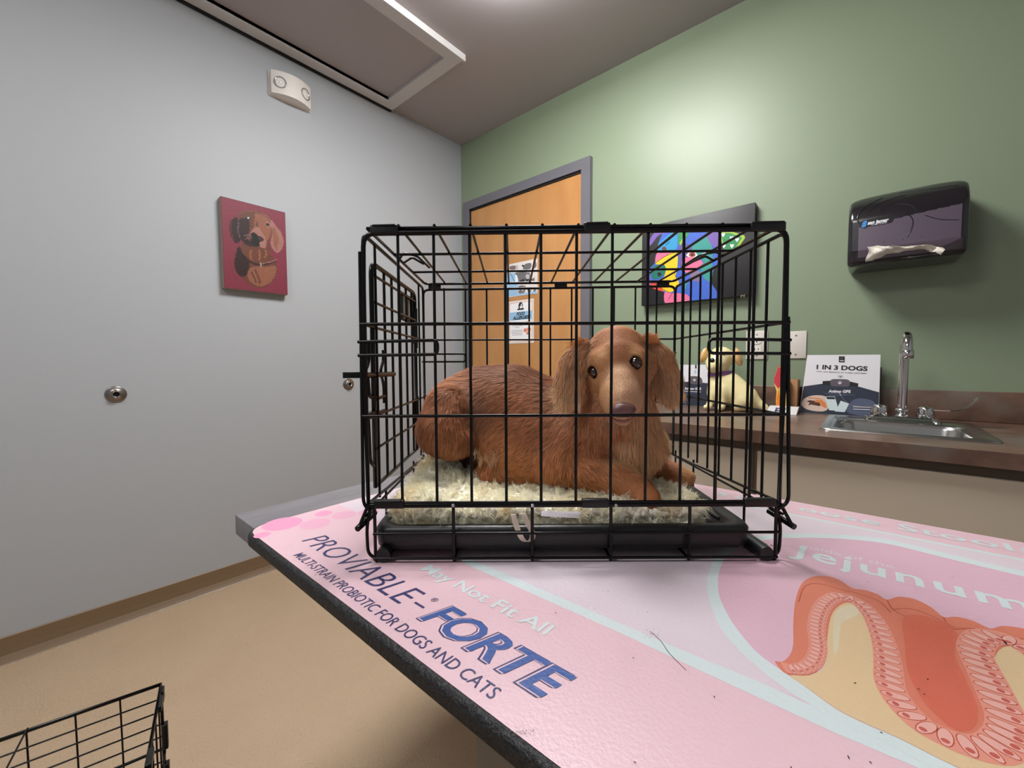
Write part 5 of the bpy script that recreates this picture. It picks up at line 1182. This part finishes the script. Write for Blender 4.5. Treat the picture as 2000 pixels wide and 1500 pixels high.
for cx_a, cx_b, lab, doors in ((-.965, -.265, 'taupe base cabinet under the counter, directly behind the crate', ((-.955, -.275),)), (-.264, .62, 'taupe base cabinet under the sink', ((-.252, .60),)), (.621, RX - .003, 'taupe base cabinet at the far right end of the counter', ((.633, RX - .02),))):
    o = ((cx_a + cx_b) / 2, 1.8, 0); e = empty('base_cabinet', o, label=lab, cat='cabinet', group='base cabinets')
    mb = MB(); mb.box((cx_a, 1.495, .10), (cx_b, YG - .001, CT - .038 if cx_a < -.3 or cx_a > .5 else .66)); 
    if -.3 < cx_a < .5: mb.box((cx_a, 1.495, .66), (hx0 - .03, YG - .001, CT - .038)); mb.box((hx1_ + .03, 1.495, .66), (cx_b, YG - .001, CT - .038)); mb.box((hx0 - .03, 1.495, .66), (hx1_ + .03, 1.55, CT - .038))
    mb.box((cx_a, 1.56, 0), (cx_b, YG - .001, .10)); shift(mb, o).build('body', m_gap, e)
    for da, db in doors:
        mb = MB(); mb.box((da, 1.475, .12), (db, 1.494, .800), bev=.002); shift(mb, o).build('door', m_cab, e)
m_ss = mat('stainless steel', (176, 176, 172), .24, 1, noise=(3, .3, (150, 150, 148), (1, 30, 1))); m_chr = mat('chrome', (200, 200, 200), .07, 1)
sk = empty('sink', (.082, 1.81, CT), label='stainless steel drop-in sink in the brown counter', cat='sink'); Ls = (.082, 1.81, CT)
mb = MB(); out = rrect(-.110, 1.600, .274, 2.030, .03, 8); inn = rrect(hx0 + .002, hy0_ + .002, hx1_ - .002, hy1_ - .002, .045, 8); nS = len(out)
def lay(poly, e, z):
    cx_ = sum(p[0] for p in poly) / len(poly); cy_ = sum(p[1] for p in poly) / len(poly); return [(cx_ + (x - cx_) * (1 - e), cy_ + (y - cy_) * (1 - e), z) for x, y in poly]
R_s = [lay(out, 0, CT + .0005), lay(out, .005, CT + .005), lay(out, .03, CT + .0065), lay(out, .06, CT + .004), lay(inn, -.03, CT + .004), lay(inn, .0, CT + .001), lay(inn, .04, CT - .012), lay(inn, .08, CT - .10), lay(inn, .16, CT - .135), lay(inn, .85, CT - .142)]
vs_ = [p for r in R_s for p in r]; mb.add(vs_, [(k * nS + i, k * nS + (i + 1) % nS, (k + 1) * nS + (i + 1) % nS, (k + 1) * nS + i) for k in range(len(R_s) - 1) for i in range(nS)], 0, True); mb.add(R_s[-1], [tuple(range(nS))])
shift(mb, Ls).build('basin', m_ss, sk)
mb = MB(); mb.lathe([(.042, -.140), (.040, -.139), (.03, -.141), (0, -.142)], (0, -.03, .0005)); mb.build('drain', m_chr, sk)
fo_ = (.098, 1.950, CT + .004); fc = empty('faucet', fo_, label='chrome gooseneck faucet with two wing handles on the sink', cat='faucet'); 
mb = MB(); mb.prism(rrect(-.098, -.026, .098, .026, .024, 8), lambda x, y, h: (x, y, h), 0, .012); mb.prism(rrect(-.090, -.020, .090, .020, .018, 8), lambda x, y, h: (x, y, h), .012, .018); mb.build('base_plate', m_chr, fc)
mb = MB(); mb.lathe([(.018, .018), (.018, .024), (.012, .026), (.012, .036), (.019, .038), (.019, .044), (.010, .046)], (0, 0, 0)); 
arc = [(0, 0, .044), (0, 0, .250)] + [(0.002 * k / 8, -.045 + .045 * math.cos(math.pi * k / 8), .250 + .045 * math.sin(math.pi * k / 8)) for k in range(1, 9)] + [(.003, -.09, .236)]
mb.tube(arc, .0125, 18); mb.lathe([(.0135, 0), (.0155, .001), (.0155, .026), (.0135, .027)], (.003, -.09, .217)); mb.build('spout', m_chr, fc)
for s in (-1, 1):
    mb = MB(); mb.lathe([(.023, .018), (.0235, .020), (.020, .046), (.019, .052), (.014, .055), (0, .056)], (s * .058, 0, 0), n=32); ho = mb.build('handle_hub', m_chr, fc)
    mb = MB(); pa_ = [(s * .070, -.0, .046), (s * .10, -.004, .046), (s * .125, -.006, .048), (s * .142, -.008, .056), (s * .155, -.010, .068), (s * .166, -.011, .084), (s * .172, -.011, .092)]
    pa_ = crom(pa_, 4, False); wsn = [.008 + .010 * min(1, max(0, i / (len(pa_) - 1) - .25) * 2) for i in range(len(pa_))]; wsn[-1] = .010; wsn[-2] = .015; V4 = []
    for p, w in zip(pa_, wsn): V4 += [p + (0, -w, -.0012), p + (0, w, -.0012), p + (0, w, .0012), p + (0, -w, .0012)]
    nP = len(pa_); mb.add(V4, [(4 * i + j, 4 * i + (j + 1) % 4, 4 * i + 4 + (j + 1) % 4, 4 * i + 4 + j) for i in range(nP - 1) for j in range(4)] + [(0, 3, 2, 1), (4 * nP - 4, 4 * nP - 3, 4 * nP - 2, 4 * nP - 1)], 0, False); mb.build('wing_lever', m_chr, ho)

# ------------------------------------------------------------------ things on the counter
def zf(x, y): return (1560 + x / 10.717, 680 + y / 10.717)
nav, gry, wht_, orn = mat('card navy', (46, 52, 68), .35), mat('card grey', (92, 84, 92), .35), mat('card white', (224, 222, 226), .35), mat('card orange', (216, 130, 70), .4)
gb = mat('card blue grey', (84, 92, 116), .35); skn = mat('card beige', (214, 190, 176), .4); mint = mat('card mint', (206, 222, 224), .35)
yb, yt, zb_, zt2 = 2.078, 2.108, CT + .001, 1.108
o = (-.08, 2.09, CT); bc = empty('brochure_card', o, label='upright brochure card reading 1 IN 3 DOGS, behind the sink', cat='card')
n_c = np.cross((1, 0, 0), np.array([0, yt - yb, zt2 - zb_])); n_c = n_c / np.linalg.norm(n_c)
A = Sheet((-.206, yb, zb_), (1, 0, 0), np.array([0, yt - yb, zt2 - zb_]) / np.linalg.norm([yt - yb, zt2 - zb_]), n_c)
W_c, H_c = .247, math.hypot(yt - yb, zt2 - zb_); c4 = [(0, 0), (W_c, 0), (W_c - .001, H_c - .002), (.018, H_c)]
mb = MB(); mb.prism(c4, lambda x, y, h: tuple(A.w(x, y, h)), -.012, 0); shift(mb, o).build('card_board', mat('card edge', (196, 194, 192), .6), bc)
mb = MB(); mb.box((.0, yb + .038, CT + .0005), (.046, yb + .054, CT + .19)); shift(mb, o).build('card_rest', mat('card rest grey', (96, 90, 86), .6), bc)
A.clip = (.0005, .0005, W_c - .0012, H_c); A.poly(c4, wht_, 1)
A.ppoly([(105, 800), (490, 745), (870, 720), (1240, 800), (1690, 925), (1690, 1700), (-60, 1700)], nav, 0, f=zf)
A.ppoly([(500, 690), (680, 680), (1080, 700), (1250, 740), (1240, 800), (500, 770)], ik, 0, f=zf); A.px
A.poly([tuple(p) for p in crom([A.px(*zf(*q)) for q in ((690, 655), (860, 648), (1030, 660), (1070, 720), (1040, 800), (860, 800), (700, 795), (660, 730))], 4)], gry)
def paw(A_, cx, cy, s, m, f_):
    for dx_, dy__, r in ((0, .25, .5), (-.6, -.1, .22), (-.25, -.45, .22), (.25, -.45, .22), (.6, -.1, .22)):
        c = A_.px(*f_(cx + dx_ * s, cy + dy__ * s)); rr = abs(A_.px(*f_(cx + s * r, cy))[0] - A_.px(*f_(cx, cy))[0]); A_.poly(ellipse(*c, rr, rr * .85, 12), m, 60)
paw(A, 862, 725, 55, wht_, zf)
A.ppoly([(840, 170), (965, 172), (962, 300), (838, 296)], ik, 0, f=zf); paw(A, 902, 215, 42, gry, zf); A.ppoly([(860, 252), (945, 254), (945, 270), (860, 268)], wht_, 0, f=zf)
A.ptext('1 IN 3 DOGS', zf(372, 435), zf(1440, 476), zf(378, 350), ik, bold=.04)
A.ptext('WILL GO MISSING IN THEIR LIFETIME*', zf(368, 500), zf(1430, 545), zf(368, 478), gry, bold=.02)
c = A.px(*zf(875, 592)); A.poly(ellipse(*c, .0075, .0055, 18), ik); A.poly(ellipse(*c, .0062, .0044, 18), wht_); A.poly(ellipse(c[0], c[1] - .001, .0035, .002, 10), ik)
A.ptext('Animo GPS', zf(622, 925), zf(1085, 935), zf(628, 872), wht_, bold=.05)
for a_, b_ in (((540, 938), (1170, 985)), ((620, 975), (1000, 1000))): A.ppoly([a_, (b_[0], b_[1] - 12), (b_[0], b_[1]), (a_[0], a_[1] + 14)], gb, 0, f=zf)
for q, m_, s_ in (([(60, 1160), (110, 1060), (250, 1000), (400, 985), (560, 1010), (620, 1100), (640, 1220), (560, 1310), (400, 1325), (200, 1290), (90, 1230)], skn, 4), ([(160, 1110), (230, 1090), (400, 1110), (460, 1180), (440, 1215), (260, 1180), (200, 1200), (230, 1140)], mat('card dark brown', (84, 46, 38), .4), 0), ([(340, 1080), (480, 1085), (560, 1140), (590, 1230), (560, 1260), (460, 1200), (430, 1140), (330, 1130)], orn, 0), ([(200, 1030), (400, 1040), (560, 1090), (400, 1065), (210, 1050)], orn, 0),
        ([(560, 1010), (755, 1010), (810, 1200), (800, 1310), (640, 1300), (600, 1200)], mint, 0), ([(570, 1020), (750, 1022), (765, 1070), (600, 1068)], ik, 0), ([(880, 1100), (1065, 1165), (960, 1340), (755, 1325), (830, 1200)], mint, 0), ([(1100, 1110), (1300, 1050), (1560, 1110), (1640, 1300), (1500, 1420), (1200, 1400), (1000, 1320)], gb, 3)): A.ppoly(q, m_, s_, f=zf)
for y in (1220, 1270): A.ppoly([(1140, y), (1500, y + 15), (1500, y + 28), (1140, y + 14)], wht_, 0, f=zf, lvl=70)
A.build('print', bc, o)
# second card half hidden by the piggy bank
o = (-.60, 2.09, CT); bc2 = empty('brochure_card', o, label='second brochure card reading Animo GPS, behind the dog-shaped bank', cat='card')
A = Sheet((-.705, 2.088, CT + .001), (1, 0, 0), (0, 0.08, 1), None); A.ey = A.ey / np.linalg.norm(A.ey); A.n = np.cross(A.ex, A.ey); A.clip = (.0005, .0005, .1995, .1995)
mb = MB(); mb.prism([(0, 0), (.20, 0), (.20, .20), (0, .20)], lambda x, y, h: tuple(A.w(x, y, h)), -.010, 0); shift(mb, o).build('card_board', mat('card edge', (196, 194, 192), .6), bc2)
def zg(x, y): return (1320 + x / 7.143, 640 + y / 7.143)
A.poly([(0, 0), (.2, 0), (.2, .2), (0, .2)], wht_, 1); A.poly([(0, 0), (.2, 0), (.2, .105), (.06, .118), (0, .112)], nav)
A.ppoly([(190, 690), (250, 675), (340, 690), (370, 740), (350, 785), (200, 780)], gry, 3, f=zg); paw(A, 262, 730, 26, wht_, zg)
A.ptext('Animo GPS', zg(120, 862), zg(352, 868), zg(122, 832), wht_, bold=.05)
A.ppoly([(108, 880), (350, 893), (350, 901), (108, 888)], wht_, 0, f=zg); A.ppoly([(140, 902), (318, 915), (318, 921), (140, 909)], gb, 0, f=zg); A.ppoly([(270, 510), (290, 510), (290, 570), (270, 570)], ik, 0, f=zg); A.ppoly([(255, 600), (280, 590), (282, 630), (262, 650)], lb, 0, f=zg)
A.build('print', bc2, o)
# dog-shaped bank
YF = 1.99
def G(px_, py_, y=YF): return on(px_, py_, 1, y)
Kc = [(G(1408, 700, 1.985), G(1402, 708, 1.97), .052, .047, .02), (G(1395, 712, 1.955), G(1392, 716, 1.935), .030, .024, .02), (G(1404, 735, 1.985), G(1408, 765, 1.985), .042, .058, .02),
      (G(1425, 750, 2.0), G(1452, 778, 2.0), .052, .058, .025), (G(1448, 788, 1.975), G(1440, 795, 1.965), .036, .020, .015), (G(1476, 786, 2.0), G(1492, 795, 2.0), .024, .016, .015),
      (G(1398, 755, 1.95), G(1386, 790, 1.94), .020, .014, .012), (G(1412, 760, 1.95), G(1410, 792, 1.94), .020, .015, .012), (G(1384, 794, 1.93), G(1378, 795, 1.915), .014, .010, .008), (G(1408, 796, 1.93), G(1404, 798, 1.915), .014, .010, .008)]
def fig_sd(P):
    d = None
    for a_, b_, ra, rb, k in Kc: q = sd_cone(P, a_, b_, ra, rb); d = q if d is None else smin(d, q, k)
    d = smin(d, sd_ell(P, G(1375, 694, 1.985), (.014, .026, .036), rotm((0, 1, 0), 14)), .008); d = smin(d, sd_ell(P, G(1441, 697, 1.995), (.017, .028, .042), rotm((0, 1, 0), -16)), .008)
    return np.maximum(d, (CT + .0008) - P[..., 2])
lo_ = np.minimum(G(1365, 800), G(1365, 660)); v_, f_ = nets(fig_sd, (-.66, 1.88, CT - .004), (-.28, 2.08, 1.165), .0045)
of = (float(G(1430, 790)[0]), YF, CT)
dE = np.minimum(sd_ell(v_, G(1375, 694, 1.985), (.014, .026, .036), rotm((0, 1, 0), 14)), sd_ell(v_, G(1441, 697, 1.995), (.017, .028, .042), rotm((0, 1, 0), -16)))
wE = np.clip(1 - dE / .004, 0, 1)[:, None]; cf = C3(236, 222, 168) * (1 - wE) + C3(226, 184, 124) * wE
fg = empty('dog_shaped_bank', of, label='cream ceramic puppy with tan ears and a purple collar, sitting on the counter', cat='figurine')
raw_mesh('body', v_ - np.array(of), f_, mat('glazed cream ceramic', (236, 222, 168), .25, coat=.3, attr=True), fg, cf)
m_gblk = mat('glaze black', (14, 12, 12), .15)
def fmarch(px_, py_):
    d = ray(px_, py_); d = d / np.linalg.norm(d); t = 1.8
    for _ in range(120):
        s = float(fig_sd((CAM + d * t)[None])[0]); t += max(s * .7, .0003)
        if s < .0006: break
    return CAM + d * t
mb = MB(); p = fmarch(1391, 704) - np.array(of); mb.lathe([(0, -.009), (.008, -.006), (.011, 0), (.008, .006), (0, .008)], p, (-.3, -1, .1), 20); mb.build('nose', m_gblk, fg)
for ex_, ey_ in ((1386, 691), (1413, 692)):
    mb = MB(); p = fmarch(ex_, ey_) - np.array(of); mb.lathe([(0, -.004), (.0042, -.002), (.005, .001), (.0035, .003), (0, .004)], p, (-.2, -1, .1), 14); mb.build('eye', m_gblk, fg)
mb = MB(); cc_ = G(1404, 730, 1.982); ring_ = []
for k in range(36):
    a_ = 2 * math.pi * k / 36; d = np.array([math.cos(a_), math.sin(a_), -.12 * math.sin(a_) * 0 + .10 * math.cos(a_)]); t = .02
    for _ in range(60):
        s = float(fig_sd((cc_ + d * t)[None])[0]); t += max(abs(s) * .6, .0003)
        if s > -.0005: break
    ring_.append(cc_ + d * (t + .001) - np.array(of))
for dz_ in (-.006, 0, .006): mb.tube([p + (0, 0, dz_) for p in ring_], .0042, 8, closed=True)
mb.build('collar', mat('glaze purple', (132, 86, 138), .3), fg)
# squeeze-topped treat bag, carton, card tray
o = (-.262, 2.04, CT); bag = empty('treat_pouch', o, label='slim orange, yellow and red printed pouch leaning on the small cardboard box', cat='pouch')
A = Sheet((-.262, 2.028, CT + .001), (1, 0, 0), (0, 0, 1), (0, -1, 0)); A.o = np.array([-.262, 2.022, CT])
out = [(-.018, .002), (-.021, .05), (-.019, .09), (-.028, .12), (-.030, .14), (-.024, .165), (-.018, .185), (-.014, .196), (-.006, .185), (.004, .165), (.016, .148), (.026, .136), (.028, .13), (.028, .002)]
mb = MB(); mb.prism(out, lambda x, y, h: tuple(A.w(x, y, h)), -.016, 0); shift(mb, o).build('pouch_body', mat('pouch orange', (236, 160, 60), .35), bag)
A.poly([tuple(np.array(p) * .97) for p in out], mat('pouch yellow', (240, 206, 110), .35), 1)
for q, c_ in (([(-.029, .125), (-.029, .142), (-.022, .168), (-.014, .195), (-.006, .182), (.0, .15), (-.006, .11), (-.014, .10)], (206, 66, 78)), ([(-.019, .004), (-.019, .06), (-.012, .10), (-.006, .06), (-.004, .004)], (232, 130, 50)), ([(.004, .10), (.010, .13), (.006, .08)], (160, 40, 50)), ([(.0, .004), (.004, .06), (.010, .004)], (226, 110, 40)), ([(.014, .11), (.027, .108), (.027, .13), (.016, .134)], (244, 180, 20))): A.poly(q, mat('pouch ink %d' % c_[1], c_, .35))
A.build('print', bag, o)
o = (-.236, 2.08, CT); bx = empty('cardboard_box', o, label='small plain brown cardboard box standing against the backsplash', cat='box'); mb = MB(); mb.box((-.268, 2.046, CT + .0005), (-.212, 2.13, CT + .138), bev=.001); shift(mb, o).build('carton', mat('kraft card', (176, 132, 92), .7), bx)
mb = MB(); mb.box((-.268, 2.046, CT + .138), (-.212, 2.088, CT + .1388)); shift(mb, o).build('flap', mat('kraft card flap', (150, 108, 74), .7), bx)
o = (-.256, 1.995, CT); ct_ = empty('business_card_holder', o, label='low white card holder with a navy label in front of the brown box', cat='card holder')
mb = MB(); 
b0 = [(-.312, 1.975), (-.206, 1.975), (-.206, 2.02), (-.312, 2.02)]; t0 = [(-.300, 1.985), (-.200, 1.985), (-.200, 2.02), (-.300, 2.02)]
mb.add([(x, y, CT + .0005) for x, y in b0] + [(x, y, CT + .030) for x, y in t0], [(0, 3, 2, 1), (4, 5, 6, 7), (0, 1, 5, 4), (1, 2, 6, 5), (2, 3, 7, 6), (3, 0, 4, 7)]); shift(mb, o).build('holder', mat('holder white', (222, 218, 216), .4), ct_)
A = Sheet((-.312, 1.9735, CT + .0005), (1, 0, 0), np.array((0, .01, .0295)) / .0311, None); A.n = np.cross(A.ex, A.ey)
A.poly([(.030, .004), (.066, .004), (.070, .026), (.036, .026)], mat('label navy', (40, 40, 84), .4)); A.text('VE', (.040, .014), (.054, .014), (.0415, .021), wht_, bold=.03); A.poly([(.040, .008), (.062, .008), (.062, .0095), (.040, .0095)], wht_)
A.build('holder_label', ct_, o)
